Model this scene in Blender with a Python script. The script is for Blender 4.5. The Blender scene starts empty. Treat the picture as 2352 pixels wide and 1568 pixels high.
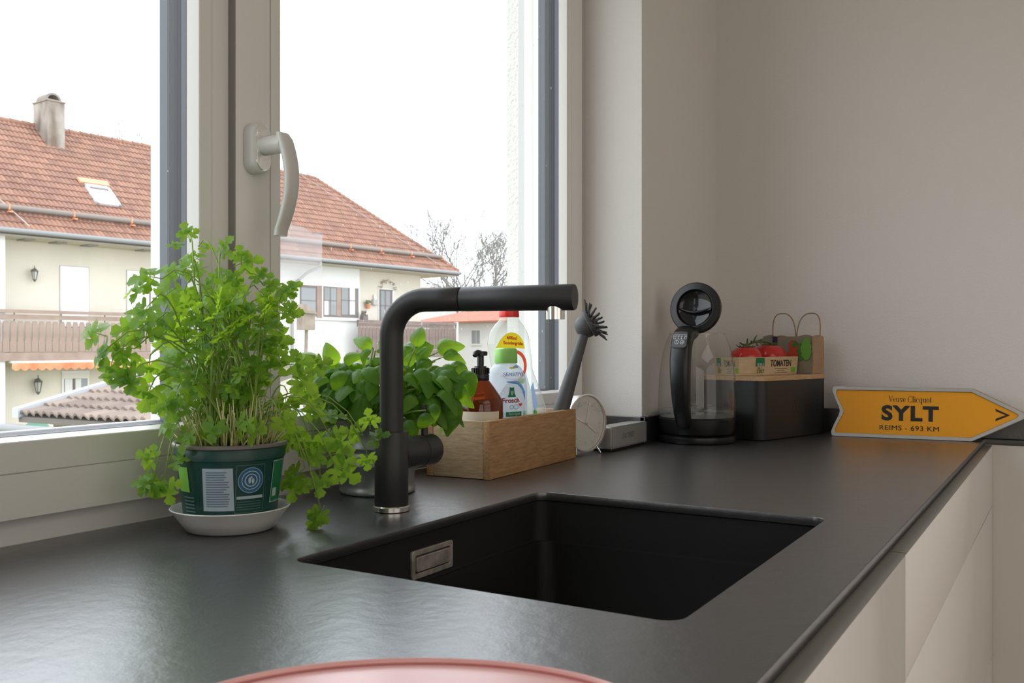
import bpy, bmesh, math, random
from mathutils import Vector, Matrix, Euler

R = math.radians
rnd = random.Random(7)
scene = bpy.context.scene
COL = scene.collection
WT = 0.92                      # worktop top above the floor
CAM_Z = WT + 0.22

# ------------------------------------------------------------------ camera, sky, lamps, exposure
cam_data = bpy.data.cameras.new('camera')
cam = bpy.data.objects.new('camera', cam_data)
COL.objects.link(cam)
cam.location = (0, 0, CAM_Z)
cam.rotation_euler = (R(90), 0, R(30.96 - 90))
cam_data.sensor_width = 36
cam_data.lens = 2144 / 2352 * 36
cam_data.shift_y = 9 / 2352
cam_data.clip_start = 0.02
cam_data.clip_end = 400
cam_data.dof.use_dof = True
cam_data.dof.focus_distance = 1.70
cam_data.dof.aperture_fstop = 16
scene.camera = cam

world = bpy.data.worlds.new('overcast_sky')
scene.world = world
world.use_nodes = True
wn = world.node_tree
bg = wn.nodes['Background']
tc = wn.nodes.new('ShaderNodeTexCoord')
nz = wn.nodes.new('ShaderNodeTexNoise')
nz.inputs['Scale'].default_value = 2.2
nz.inputs['Detail'].default_value = 3
rp = wn.nodes.new('ShaderNodeValToRGB')
rp.color_ramp.elements[0].position = 0.25
rp.color_ramp.elements[0].color = (0.80, 0.865, 0.95, 1)
rp.color_ramp.elements[1].position = 0.7
rp.color_ramp.elements[1].color = (0.91, 0.955, 1.0, 1)
wn.links.new(tc.outputs['Generated'], nz.inputs['Vector'])
wn.links.new(nz.outputs['Fac'], rp.inputs['Fac'])
wn.links.new(rp.outputs['Color'], bg.inputs['Color'])
bg.inputs['Strength'].default_value = 4.3

def area_light(name, loc, rot, sx, sy, watts, color):
    d = bpy.data.lights.new(name, 'AREA')
    d.shape = 'RECTANGLE'
    d.size, d.size_y = sx, sy
    d.energy = watts
    d.color = color
    o = bpy.data.objects.new(name, d)
    o.location = loc
    o.rotation_euler = rot
    COL.objects.link(o)
    return o

# added fill lamps, out of view: behind, overhead and at the left side
area_light('rear_fill', (-1.0, -3.9, 1.35), (R(90), 0, 0), 3.8, 2.2, 29, (1.0, 0.965, 0.93))
area_light('overhead_fill', (0.2, -1.9, 2.45), (0, 0, 0), 1.8, 1.8, 14, (1.0, 0.94, 0.87))
area_light('side_fill', (-2.1, -1.6, 1.45), (0, R(-90), 0), 1.5, 2.2, 14, (1.0, 0.97, 0.94))

scene.view_settings.view_transform = 'Standard'
scene.view_settings.look = 'None'
scene.view_settings.exposure = -0.10
scene.view_settings.gamma = 1.0
scene.view_settings.use_curve_mapping = False
cy = scene.cycles
cy.use_denoising = True
cy.max_bounces = 10
cy.diffuse_bounces = 5
cy.glossy_bounces = 5
cy.transmission_bounces = 8
cy.transparent_max_bounces = 24
cy.caustics_reflective = False
cy.caustics_refractive = False
cy.sample_clamp_indirect = 6.0

# ------------------------------------------------------------------ geometry of the room: lines of sight as points in the room
TH = R(30.96)
CS, SN = math.cos(TH), math.sin(TH)
def at(u, v, t):
    """point at depth t (metres along the viewing axis) for a photograph position"""
    r = (u - 1176) / 2144
    return Vector(((CS + r * SN) * t, (SN - r * CS) * t, CAM_Z - (v - 793) / 2144 * t))

# ------------------------------------------------------------------ materials
MATS = {}
def pbsdf(name, color, rough=0.5, metal=0.0, bump=None, vary=None, ior=1.45, coat=0.0, trans=0.0, spec=None, sheen=0.0):
    """bump=(scale, strength, distance); vary=(scale, color2, detail, stretch)"""
    if name in MATS:
        return MATS[name]
    m = bpy.data.materials.new(name)
    m.use_nodes = True
    nt = m.node_tree
    b = nt.nodes['Principled BSDF']
    b.inputs['Base Color'].default_value = (*color, 1)
    b.inputs['Roughness'].default_value = rough
    b.inputs['Metallic'].default_value = metal
    b.inputs['IOR'].default_value = ior
    b.inputs['Coat Weight'].default_value = coat
    b.inputs['Transmission Weight'].default_value = trans
    if spec is not None:
        b.inputs['Specular IOR Level'].default_value = spec
    co = None
    if bump or vary:
        co = nt.nodes.new('ShaderNodeTexCoord')
    if bump:
        n = nt.nodes.new('ShaderNodeTexNoise')
        n.inputs['Scale'].default_value = bump[0]
        n.inputs['Detail'].default_value = 4
        bp = nt.nodes.new('ShaderNodeBump')
        bp.inputs['Strength'].default_value = bump[1]
        bp.inputs['Distance'].default_value = bump[2]
        nt.links.new(co.outputs['Object'], n.inputs['Vector'])
        nt.links.new(n.outputs['Fac'], bp.inputs['Height'])
        nt.links.new(bp.outputs['Normal'], b.inputs['Normal'])
    if vary:
        n = nt.nodes.new('ShaderNodeTexNoise')
        n.inputs['Scale'].default_value = vary[0]
        n.inputs['Detail'].default_value = vary[2] if len(vary) > 2 else 4
        mp = nt.nodes.new('ShaderNodeMapping')
        if len(vary) > 3:
            mp.inputs['Scale'].default_value = vary[3]
        rr = nt.nodes.new('ShaderNodeValToRGB')
        rr.color_ramp.elements[0].position = 0.35
        rr.color_ramp.elements[1].position = 0.65
        rr.color_ramp.elements[0].color = (*color, 1)
        rr.color_ramp.elements[1].color = (*vary[1], 1)
        nt.links.new(co.outputs['Object'], mp.inputs['Vector'])
        nt.links.new(mp.outputs['Vector'], n.inputs['Vector'])
        nt.links.new(n.outputs['Fac'], rr.inputs['Fac'])
        nt.links.new(rr.outputs['Color'], b.inputs['Base Color'])
    MATS[name] = m
    return m

def thin_clear(name, tint=(1, 1, 1), ior=1.45, rough=0.0, haze=0.0, haze_col=(0.9, 0.9, 0.9), gloss=1.0):
    """thin clear sheet or wall: straight-through light plus a Fresnel reflection and a little milkiness"""
    if name in MATS:
        return MATS[name]
    m = bpy.data.materials.new(name)
    m.use_nodes = True
    nt = m.node_tree
    nt.nodes.clear()
    out = nt.nodes.new('ShaderNodeOutputMaterial')
    tr = nt.nodes.new('ShaderNodeBsdfTransparent')
    tr.inputs['Color'].default_value = (*tint, 1)
    gl = nt.nodes.new('ShaderNodeBsdfGlossy')
    gl.inputs['Roughness'].default_value = rough
    fr = nt.nodes.new('ShaderNodeFresnel')
    # the same reflection from either side of the sheet
    ge = nt.nodes.new('ShaderNodeNewGeometry')
    side = nt.nodes.new('ShaderNodeMapRange')
    side.inputs['To Min'].default_value = ior
    side.inputs['To Max'].default_value = 1 / ior
    nt.links.new(ge.outputs['Backfacing'], side.inputs['Value'])
    nt.links.new(side.outputs[0], fr.inputs['IOR'])
    mx = nt.nodes.new('ShaderNodeMixShader')
    src = tr
    if haze > 0:
        df = nt.nodes.new('ShaderNodeBsdfDiffuse')
        df.inputs['Color'].default_value = (*haze_col, 1)
        tl = nt.nodes.new('ShaderNodeBsdfTranslucent')
        tl.inputs['Color'].default_value = (*haze_col, 1)
        m2 = nt.nodes.new('ShaderNodeMixShader')
        m2.inputs[0].default_value = 0.5
        nt.links.new(df.outputs[0], m2.inputs[1])
        nt.links.new(tl.outputs[0], m2.inputs[2])
        m3 = nt.nodes.new('ShaderNodeMixShader')
        m3.inputs[0].default_value = haze
        nt.links.new(tr.outputs[0], m3.inputs[1])
        nt.links.new(m2.outputs[0], m3.inputs[2])
        src = m3
    mul = nt.nodes.new('ShaderNodeMath')
    mul.operation = 'MULTIPLY'
    mul.inputs[1].default_value = gloss
    nt.links.new(fr.outputs[0], mul.inputs[0])
    nt.links.new(mul.outputs[0], mx.inputs[0])
    nt.links.new(src.outputs[0], mx.inputs[1])
    nt.links.new(gl.outputs[0], mx.inputs[2])
    nt.links.new(mx.outputs[0], out.inputs[0])
    MATS[name] = m
    return m

def leaf_mat(name, c1, c2, trans_col, rough=0.35, tr=0.45):
    m = bpy.data.materials.new(name)
    m.use_nodes = True
    nt = m.node_tree
    nt.nodes.clear()
    out = nt.nodes.new('ShaderNodeOutputMaterial')
    oi = nt.nodes.new('ShaderNodeObjectInfo')
    rr = nt.nodes.new('ShaderNodeValToRGB')
    rr.color_ramp.elements[0].color = (*c1, 1)
    rr.color_ramp.elements[1].color = (*c2, 1)
    nt.links.new(oi.outputs['Random'], rr.inputs['Fac'])
    pb = nt.nodes.new('ShaderNodeBsdfPrincipled')
    pb.inputs['Roughness'].default_value = rough
    co = nt.nodes.new('ShaderNodeTexCoord')
    n = nt.nodes.new('ShaderNodeTexNoise')
    n.inputs['Scale'].default_value = 220
    bp = nt.nodes.new('ShaderNodeBump')
    bp.inputs['Strength'].default_value = 0.35
    bp.inputs['Distance'].default_value = 0.001
    nt.links.new(co.outputs['Object'], n.inputs['Vector'])
    nt.links.new(n.outputs['Fac'], bp.inputs['Height'])
    nt.links.new(bp.outputs['Normal'], pb.inputs['Normal'])
    nt.links.new(rr.outputs['Color'], pb.inputs['Base Color'])
    tl = nt.nodes.new('ShaderNodeBsdfTranslucent')
    tl.inputs['Color'].default_value = (*trans_col, 1)
    mx = nt.nodes.new('ShaderNodeMixShader')
    mx.inputs[0].default_value = tr
    nt.links.new(pb.outputs[0], mx.inputs[1])
    nt.links.new(tl.outputs[0], mx.inputs[2])
    nt.links.new(mx.outputs[0], out.inputs[0])
    return m

def random_mat(name, c1, c2, rough=0.8, per='object', bump=None):
    """colour differs piece by piece"""
    m = bpy.data.materials.new(name)
    m.use_nodes = True
    nt = m.node_tree
    b = nt.nodes['Principled BSDF']
    b.inputs['Roughness'].default_value = rough
    rr = nt.nodes.new('ShaderNodeValToRGB')
    rr.color_ramp.elements[0].color = (*c1, 1)
    rr.color_ramp.elements[1].color = (*c2, 1)
    if per == 'object':
        s = nt.nodes.new('ShaderNodeObjectInfo')
        nt.links.new(s.outputs['Random'], rr.inputs['Fac'])
    else:
        s = nt.nodes.new('ShaderNodeNewGeometry')
        nt.links.new(s.outputs['Random Per Island'], rr.inputs['Fac'])
    nt.links.new(rr.outputs['Color'], b.inputs['Base Color'])
    return m

def wood_mat(name, c1, c2, scale=18, stretch=(1, 6, 6), rough=0.55, rot=(0, 0, 0)):
    m = bpy.data.materials.new(name)
    m.use_nodes = True
    nt = m.node_tree
    b = nt.nodes['Principled BSDF']
    b.inputs['Roughness'].default_value = rough
    co = nt.nodes.new('ShaderNodeTexCoord')
    mp = nt.nodes.new('ShaderNodeMapping')
    mp.inputs['Scale'].default_value = stretch
    mp.inputs['Rotation'].default_value = rot
    n = nt.nodes.new('ShaderNodeTexNoise')
    n.inputs['Scale'].default_value = scale
    n.inputs['Detail'].default_value = 8
    n.inputs['Roughness'].default_value = 0.65
    n.inputs['Distortion'].default_value = 0.6
    rr = nt.nodes.new('ShaderNodeValToRGB')
    rr.color_ramp.elements[0].position = 0.32
    rr.color_ramp.elements[1].position = 0.68
    rr.color_ramp.elements[0].color = (*c1, 1)
    rr.color_ramp.elements[1].color = (*c2, 1)
    bp = nt.nodes.new('ShaderNodeBump')
    bp.inputs['Strength'].default_value = 0.25
    bp.inputs['Distance'].default_value = 0.001
    L = nt.links
    L.new(co.outputs['Object'], mp.inputs['Vector'])
    L.new(mp.outputs['Vector'], n.inputs['Vector'])
    L.new(n.outputs['Fac'], rr.inputs['Fac'])
    L.new(rr.outputs['Color'], b.inputs['Base Color'])
    L.new(n.outputs['Fac'], bp.inputs['Height'])
    L.new(bp.outputs['Normal'], b.inputs['Normal'])
    return m

# ------------------------------------------------------------------ mesh helpers
class MB:
    """collects simple shapes into one mesh"""
    def __init__(self):
        self.v, self.f = [], []
    def add(self, vs, fs, M=None):
        o = len(self.v)
        for p in vs:
            p = Vector(p)
            self.v.append(M @ p if M is not None else p)
        for f in fs:
            self.f.append([i + o for i in f])
        return self
    def box(self, x0, x1, y0, y1, z0, z1, M=None):
        vs = [(x, y, z) for z in (z0, z1) for y in (y0, y1) for x in (x0, x1)]
        fs = [(0, 2, 3, 1), (4, 5, 7, 6), (0, 1, 5, 4), (2, 6, 7, 3), (0, 4, 6, 2), (1, 3, 7, 5)]
        return self.add(vs, fs, M)
    def cbox(self, x0, x1, y0, y1, z0, z1, c=0.002, M=None):
        """box with chamfered edges"""
        bm = bmesh.new()
        vs = [bm.verts.new((x, y, z)) for z in (z0, z1) for y in (y0, y1) for x in (x0, x1)]
        for f in [(0, 2, 3, 1), (4, 5, 7, 6), (0, 1, 5, 4), (2, 6, 7, 3), (0, 4, 6, 2), (1, 3, 7, 5)]:
            bm.faces.new([vs[i] for i in f])
        bmesh.ops.bevel(bm, geom=bm.edges[:], offset=c, segments=2, affect='EDGES', profile=0.5)
        bm.verts.index_update()
        self.add([v.co.copy() for v in bm.verts], [[v.index for v in f.verts] for f in bm.faces], M)
        bm.free()
        return self
    def lathe(self, prof, n=40, M=None, cap0=True, cap1=True, sx=1.0, sy=1.0):
        vs, fs = [], []
        for r, z in prof:
            for k in range(n):
                a = 2 * math.pi * k / n
                vs.append((r * math.cos(a) * sx, r * math.sin(a) * sy, z))
        for i in range(len(prof) - 1):
            for k in range(n):
                k2 = (k + 1) % n
                fs.append((i * n + k, i * n + k2, (i + 1) * n + k2, (i + 1) * n + k))
        if cap0:
            fs.append(tuple(reversed(range(n))))
        if cap1:
            fs.append(tuple(range((len(prof) - 1) * n, len(prof) * n)))
        return self.add(vs, fs, M)
    def tube(self, pts, rad, n=10, M=None, caps=True, flat=1.0):
        pts = [Vector(p) for p in pts]
        if not hasattr(rad, '__len__'):
            rad = [rad] * len(pts)
        vs, fs = [], []
        up = None
        for i, p in enumerate(pts):
            d = (pts[min(i + 1, len(pts) - 1)] - pts[max(i - 1, 0)])
            if d.length < 1e-9:
                d = Vector((0, 0, 1))
            d.normalize()
            if up is None:
                ref = Vector((0, 0, 1)) if abs(d.z) < 0.9 else Vector((1, 0, 0))
                up = ref.cross(d).normalized()
            else:
                up = up - d * up.dot(d)
                if up.length < 1e-6:
                    up = Vector((1, 0, 0)).cross(d)
                up.normalize()
            w = d.cross(up)
            for k in range(n):
                a = 2 * math.pi * k / n
                vs.append(p + (up * math.cos(a) * flat + w * math.sin(a)) * rad[i])
        for i in range(len(pts) - 1):
            for k in range(n):
                k2 = (k + 1) % n
                fs.append((i * n + k, i * n + k2, (i + 1) * n + k2, (i + 1) * n + k))
        if caps:
            fs.append(tuple(reversed(range(n))))
            fs.append(tuple(range((len(pts) - 1) * n, len(pts) * n)))
        return self.add(vs, fs, M)
    def loft(self, rings, M=None, caps=True, closed=True):
        n = len(rings[0])
        vs = [p for r in rings for p in r]
        fs = []
        for i in range(len(rings) - 1):
            for k in range(n if closed else n - 1):
                k2 = (k + 1) % n
                fs.append((i * n + k, i * n + k2, (i + 1) * n + k2, (i + 1) * n + k))
        if caps:
            fs.append(tuple(reversed(range(n))))
            fs.append(tuple(range((len(rings) - 1) * n, len(rings) * n)))
        return self.add(vs, fs, M)
    def prism(self, outline, z0, z1, M=None):
        n = len(outline)
        vs = [(x, y, z0) for x, y in outline] + [(x, y, z1) for x, y in outline]
        fs = [tuple(reversed(range(n))), tuple(range(n, 2 * n))]
        fs += [(k, (k + 1) % n, n + (k + 1) % n, n + k) for k in range(n)]
        return self.add(vs, fs, M)
    def sphere(self, c, r, nu=16, nv=10, sc=(1, 1, 1), M=None):
        vs, fs = [], []
        for j in range(1, nv):
            t = math.pi * j / nv
            for k in range(nu):
                a = 2 * math.pi * k / nu
                vs.append((c[0] + r * sc[0] * math.sin(t) * math.cos(a), c[1] + r * sc[1] * math.sin(t) * math.sin(a), c[2] + r * sc[2] * math.cos(t)))
        top = len(vs); vs.append((c[0], c[1], c[2] + r * sc[2]))
        bot = len(vs); vs.append((c[0], c[1], c[2] - r * sc[2]))
        for j in range(nv - 2):
            for k in range(nu):
                k2 = (k + 1) % nu
                fs.append((j * nu + k, (j + 1) * nu + k, (j + 1) * nu + k2, j * nu + k2))
        for k in range(nu):
            k2 = (k + 1) % nu
            fs.append((top, k, k2))
            fs.append((bot, (nv - 2) * nu + k2, (nv - 2) * nu + k))
        return self.add(vs, fs, M)
    def quad(self, a, b, c, d, M=None):
        return self.add([a, b, c, d], [(0, 1, 2, 3)], M)
    def mesh(self, name, m, smooth=None):
        me = bpy.data.meshes.new(name)
        me.from_pydata([tuple(p) for p in self.v], [], self.f)
        if m:
            me.materials.append(m)
        bm = bmesh.new()
        bm.from_mesh(me)
        bmesh.ops.recalc_face_normals(bm, faces=bm.faces[:])
        bm.to_mesh(me)
        bm.free()
        if smooth is not None:
            for p in me.polygons:
                p.use_smooth = True
            if smooth < 179:
                me.set_sharp_from_angle(angle=R(smooth))
        me.update()
        return me
    def build(self, name, m, parent=None, smooth=None, label=None, kind=None):
        return place(name, self.mesh(name, m, smooth), parent, label=label, kind=kind)

def place(name, me, parent=None, M=None, label=None, kind=None):
    o = bpy.data.objects.new(name, me)
    COL.objects.link(o)
    if parent is not None:
        o.parent = parent
    if M is not None:
        o.matrix_local = M
    if label:
        o['label'] = label
    if kind:
        o['kind'] = kind
    return o

def thing(name, label, cat, loc=(0, 0, 0), rz=0.0, group=None, kind=None):
    o = bpy.data.objects.new(name, None)
    COL.objects.link(o)
    o.empty_display_size = 0.05
    o.location = loc
    o.rotation_euler = (0, 0, rz)
    o['label'] = label
    if cat:
        o['category'] = cat
    if group:
        o['group'] = group
    if kind:
        o['kind'] = kind
    return o

def tag(o, label, cat, group=None):
    o['label'] = label
    o['category'] = cat
    if group:
        o['group'] = group
    return o

def struct(o, label=None):
    o['kind'] = 'structure'
    if label:
        o['label'] = label
    return o

def arc(cx, cy, r, a0, a1, n):
    return [(cx + r * math.cos(R(a0 + (a1 - a0) * k / n)), cy + r * math.sin(R(a0 + (a1 - a0) * k / n))) for k in range(n + 1)]

def rrect(x0, x1, y0, y1, r, n=5):
    return (arc(x1 - r, y0 + r, r, -90, 0, n) + arc(x1 - r, y1 - r, r, 0, 90, n) +
            arc(x0 + r, y1 - r, r, 90, 180, n) + arc(x0 + r, y0 + r, r, 180, 270, n))

def curve_mesh(name, outlines, depth, m, bevel=0.0):
    """flat plate of the given closed outlines (later ones cut holes), lying in XY, thickness 2*depth about z=0"""
    cu = bpy.data.curves.new(name, 'CURVE')
    cu.dimensions = '2D'
    cu.fill_mode = 'BOTH'
    cu.extrude = depth
    cu.bevel_depth = bevel
    cu.bevel_resolution = 1
    for ol in outlines:
        sp = cu.splines.new('POLY')
        sp.points.add(len(ol) - 1)
        for p, (x, y) in zip(sp.points, ol):
            p.co = (x, y, 0, 1)
        sp.use_cyclic_u = True
    o = bpy.data.objects.new(name + '_tmp', cu)
    me = bpy.data.meshes.new_from_object(o)
    me.name = name
    bpy.data.objects.remove(o)
    bpy.data.curves.remove(cu)
    me.materials.clear()
    me.materials.append(m)
    return me

def text_mesh(body, size, m, depth=0.0003, bold=0.0, shear=0.0, spacing=1.0, sx=1.0):
    cu = bpy.data.curves.new('lettering', 'FONT')
    cu.body = body
    cu.size = size
    cu.extrude = depth
    cu.offset = bold
    cu.shear = shear
    cu.space_character = spacing
    cu.align_x = 'CENTER'
    cu.align_y = 'CENTER'
    cu.resolution_u = 4
    o = bpy.data.objects.new('lettering_tmp', cu)
    me = bpy.data.meshes.new_from_object(o)
    me.name = 'lettering'
    bpy.data.objects.remove(o)
    bpy.data.curves.remove(cu)
    me.materials.clear()
    me.materials.append(m)
    if sx != 1.0:
        for v in me.vertices:
            v.co.x *= sx
    return me

def frame_M(origin, xdir, ydir):
    """matrix whose local X and Y run along the two given directions"""
    x = Vector(xdir).normalized()
    y = Vector(ydir)
    y = (y - x * y.dot(x)).normalized()
    z = x.cross(y)
    M = Matrix((x, y, z)).transposed().to_4x4()
    M.translation = Vector(origin)
    return M

def wrap_cyl(me, rfun):
    """bend a flat mesh (x across, y up) around the local z axis, facing -y; rfun(z) gives the radius"""
    for v in me.vertices:
        r = rfun(v.co.y) + v.co.z
        a = v.co.x / max(rfun(v.co.y), 1e-4)
        v.co = Vector((math.sin(a) * r, -math.cos(a) * r, v.co.y))
    me.update()
    return me

def grid_plate(x0, x1, y0, y1, nx, ny, m, name='label'):
    b = MB()
    vs = [(x0 + (x1 - x0) * i / nx, y0 + (y1 - y0) * j / ny, 0) for j in range(ny + 1) for i in range(nx + 1)]
    fs = [(j * (nx + 1) + i, j * (nx + 1) + i + 1, (j + 1) * (nx + 1) + i + 1, (j + 1) * (nx + 1) + i) for j in range(ny) for i in range(nx)]
    b.add(vs, fs)
    return b.mesh(name, m, 180)

# ------------------------------------------------------------------ shared materials
WALL = pbsdf('plaster_white', (0.70, 0.672, 0.64), 0.85, bump=(430, 0.7, 0.0016))
CEIL = pbsdf('ceiling_paint', (0.82, 0.80, 0.77), 0.9)
FLOOR = wood_mat('floor_oak', (0.46, 0.38, 0.29), (0.56, 0.47, 0.37), 4, (1, 8, 1))
UPVC = pbsdf('window_plastic', (0.76, 0.745, 0.715), 0.32, bump=(900, 0.06, 0.0004))
UPVC_OUT = pbsdf('window_plastic_outside', (0.86, 0.87, 0.88), 0.4)
GASKET = pbsdf('gasket_grey', (0.115, 0.130, 0.155), 0.5)
SPACER = pbsdf('spacer_dark', (0.016, 0.016, 0.020), 0.5)
RENDER = pbsdf('outside_render', (0.80, 0.79, 0.76), 0.95, bump=(120, 1.0, 0.004))
BLACK = pbsdf('black_plastic', (0.014, 0.014, 0.015), 0.32)
BLACK_MATT = pbsdf('black_matt', (0.016, 0.016, 0.017), 0.5, bump=(900, 0.25, 0.0004))
CHROME = pbsdf('chrome', (0.75, 0.74, 0.72), 0.16, 1.0)
STEEL = pbsdf('brushed_steel', (0.55, 0.53, 0.50), 0.32, 1.0)
WHITE = pbsdf('white_paint', (0.80, 0.80, 0.78), 0.5)
INK = pbsdf('black_ink', (0.012, 0.011, 0.010), 0.6)
CERAMIC = pbsdf('white_ceramic', (0.70, 0.70, 0.68), 0.28)

# ------------------------------------------------------------------ the room
RX0, RX1, RY0, RY1, RZ = -2.2, 2.48, -4.0, 0.836, 2.5
struct(MB().box(RX0 - .1, RX1 + .1, RY0 - .1, 1.0, -0.1, 0).build('floor', FLOOR), 'oak plank floor of the kitchen')
struct(MB().box(RX0 - .1, RX1 + .1, RY0 - .1, 1.14, RZ, RZ + .1).build('ceiling', CEIL), 'white kitchen ceiling')
struct(MB().box(RX1, RX1 + .12, RY0, RY1 + 0.3, 0, RZ).build('wall_right', WALL), 'plain plastered wall behind the kettle and the arrow sign')
struct(MB().box(RX0 - .12, RX0, RY0, RY1 + 0.3, 0, RZ).build('wall_left', WALL), 'plain plastered wall of the kitchen')
struct(MB().box(RX0, RX1, RY0 - .12, RY0, 0, RZ).build('wall_rear', WALL), 'plain plastered wall across the room')
WX0, WX1, WTOP = -0.16, 1.965, 2.28
w = MB()
w.box(RX0, WX0, RY1, 1.147, 0, RZ)
w.box(WX1, RX1 + .12, RY1, 1.117, 0, RZ)
w.box(WX0, WX1, RY1 + 0.17, 1.117, 0, WT - 0.013)
w.box(WX0, WX1, RY1, 1.117, WTOP, RZ)
struct(w.build('wall_window', WALL), 'plastered window wall with a deep reveal beside the glass')
w = MB()
w.box(1.89, 2.75, 1.1165, 1.147, -3, 3.4)
w.box(-3, 1.889, 1.118, 1.147, -3, WT - 0.03)
struct(w.build('wall_outside', RENDER), 'rough white render of the outside wall at the window')

# worktop (the hole is for the undermount sink)
SX0, SX1, SY0, SY1 = 0.702, 1.2277, 0.267, 0.688
WORK = bpy.data.materials.new('worktop_black_stone')
WORK.use_nodes = True
nt = WORK.node_tree
b = nt.nodes['Principled BSDF']
b.inputs['IOR'].default_value = 1.25
co = nt.nodes.new('ShaderNodeTexCoord')
n1 = nt.nodes.new('ShaderNodeTexNoise'); n1.inputs['Scale'].default_value = 420; n1.inputs['Detail'].default_value = 3
n2 = nt.nodes.new('ShaderNodeTexNoise'); n2.inputs['Scale'].default_value = 60; n2.inputs['Detail'].default_value = 5
n3 = nt.nodes.new('ShaderNodeTexNoise'); n3.inputs['Scale'].default_value = 7; n3.inputs['Detail'].default_value = 3
ad = nt.nodes.new('ShaderNodeMath'); ad.operation = 'MULTIPLY_ADD'; ad.inputs[1].default_value = 0.35
bp = nt.nodes.new('ShaderNodeBump'); bp.inputs['Strength'].default_value = 0.45; bp.inputs['Distance'].default_value = 0.0011
mr = nt.nodes.new('ShaderNodeMapRange'); mr.inputs['To Min'].default_value = 0.46; mr.inputs['To Max'].default_value = 0.56
b.inputs['Coat Weight'].default_value = 1.0
b.inputs['Coat Roughness'].default_value = 0.30
b.inputs['Coat IOR'].default_value = 2.1
cr = nt.nodes.new('ShaderNodeValToRGB')
cr.color_ramp.elements[0].color = (0.016, 0.0165, 0.018, 1); cr.color_ramp.elements[1].color = (0.028, 0.028, 0.030, 1)
for n in (n1, n2, n3):
    nt.links.new(co.outputs['Object'], n.inputs['Vector'])
nt.links.new(n1.outputs['Fac'], ad.inputs[0]); nt.links.new(n2.outputs['Fac'], ad.inputs[2])
nt.links.new(ad.outputs[0], bp.inputs['Height']); nt.links.new(bp.outputs[0], b.inputs['Normal']); nt.links.new(bp.outputs[0], b.inputs['Coat Normal'])
nt.links.new(n3.outputs['Fac'], mr.inputs['Value']); nt.links.new(mr.outputs[0], b.inputs['Roughness'])
nt.links.new(n1.outputs['Fac'], cr.inputs['Fac']); nt.links.new(cr.outputs[0], b.inputs['Base Color'])

outer = [(-1.6, 0.177), (2.45, 0.177), (2.45, -1.4), (2.479, -1.4), (2.479, 0.835), (1.964, 0.835), (1.964, 0.998), (-0.159, 0.998), (-0.159, 0.835), (-1.6, 0.835)]
hole = rrect(SX0, SX1, SY0, SY1, 0.020, 6)
wt = curve_mesh('worktop', [outer, hole], 0.0055, WORK, bevel=0.0005)
worktop = thing('worktop', 'black stone kitchen worktop running under the window to the corner', 'worktop', (0, 0, WT))
place('slab', wt, worktop, Matrix.Translation((0, 0, -0.006)))
up = MB()
up.cbox(1.953, 1.9645, 0.825, 0.996, 0.0005, 0.059, 0.001)
up.cbox(1.953, 2.4785, 0.8235, 0.8355, 0.0005, 0.059, 0.001)
up.cbox(2.467, 2.4785, -1.4, 0.8225, 0.0005, 0.059, 0.001)
up.build('upstand', WORK, worktop)

# undermount sink
GRANITE = pbsdf('sink_granite', (0.009, 0.009, 0.0095), 0.62, bump=(700, 0.3, 0.0006), spec=.3)
sink = thing('sink', 'black granite undermount sink set into the worktop before the mixer tap', 'sink', ((SX0 + SX1) / 2, (SY0 + SY1) / 2, WT - 0.21))
def ring(off, r, z, rear=0.0):
    return [Vector((x, y, z)) for x, y in rrect(SX0 - off - (SX0 + SX1) / 2, SX1 + off - (SX0 + SX1) / 2, SY0 - off - (SY0 + SY1) / 2, SY1 + off + rear - (SY0 + SY1) / 2, r, 6)]
rings = [ring(0.012, .03, 0.0), ring(0.012, .03, 0.19), ring(0.022, .03, 0.192), ring(0.022, .03, 0.1965), ring(0.003, .022, 0.1965),
         ring(0.0025, .022, 0.192), ring(-0.0015, .022, 0.1425, .0025), ring(-0.0018, .022, 0.139, .0005), ring(-0.002, .021, 0.1385, -.005), ring(-0.0022, .022, 0.1345, -.0062), ring(-0.016, .03, 0.03),
         ring(-0.022, .035, 0.016), ring(-0.045, .05, 0.01)]
MB().loft(rings).build('bowl', GRANITE, sink, 35)
dr = MB().lathe([(0.044, 0.0102), (0.044, 0.012), (0.036, 0.0122), (0.034, 0.0105), (0.004, 0.0105)], 32)
dr.lathe([(0.012, 0.0105), (0.012, 0.016), (0.008, 0.018)], 20)
dr.build('drain_strainer', STEEL, sink, 40)
ox0, ox1, oz0, oz1 = 0.910, 0.996, 0.1447, 0.1785
cx_, cy_ = (SX0 + SX1) / 2, (SY0 + SY1) / 2
TARN = pbsdf('tarnished_steel', (0.62, 0.58, 0.52), 0.45, 0.55, vary=(60, (0.38, 0.35, 0.31)))
Mo = frame_M((ox0 / 2 + ox1 / 2 - cx_, SY1 - cy_ + 0.0005, (oz0 + oz1) / 2), (1, 0, 0), (0, 0, 1))
hw, hh = (ox1 - ox0) / 2, (oz1 - oz0) / 2
of = place('overflow_frame', curve_mesh('overflow_frame', [rrect(-hw, hw, -hh, hh, .003, 3), rrect(-hw + .0055, hw - .0055, -hh + .0055, hh - .0055, .002, 3)], 0.0015, TARN, 0.0004), sink, Mo, label='tarnished steel overflow frame')
place('overflow_cover', curve_mesh('overflow_cover', [rrect(-hw + .0085, hw - .0085, -hh + .0085, hh - .0085, .0015, 3)], 0.0025, TARN, 0.0006), of)
MB().box(-hw + .005, hw - .005, -hh + .005, hh - .005, -0.001, -0.0005).build('overflow_recess', INK, of)

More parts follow.
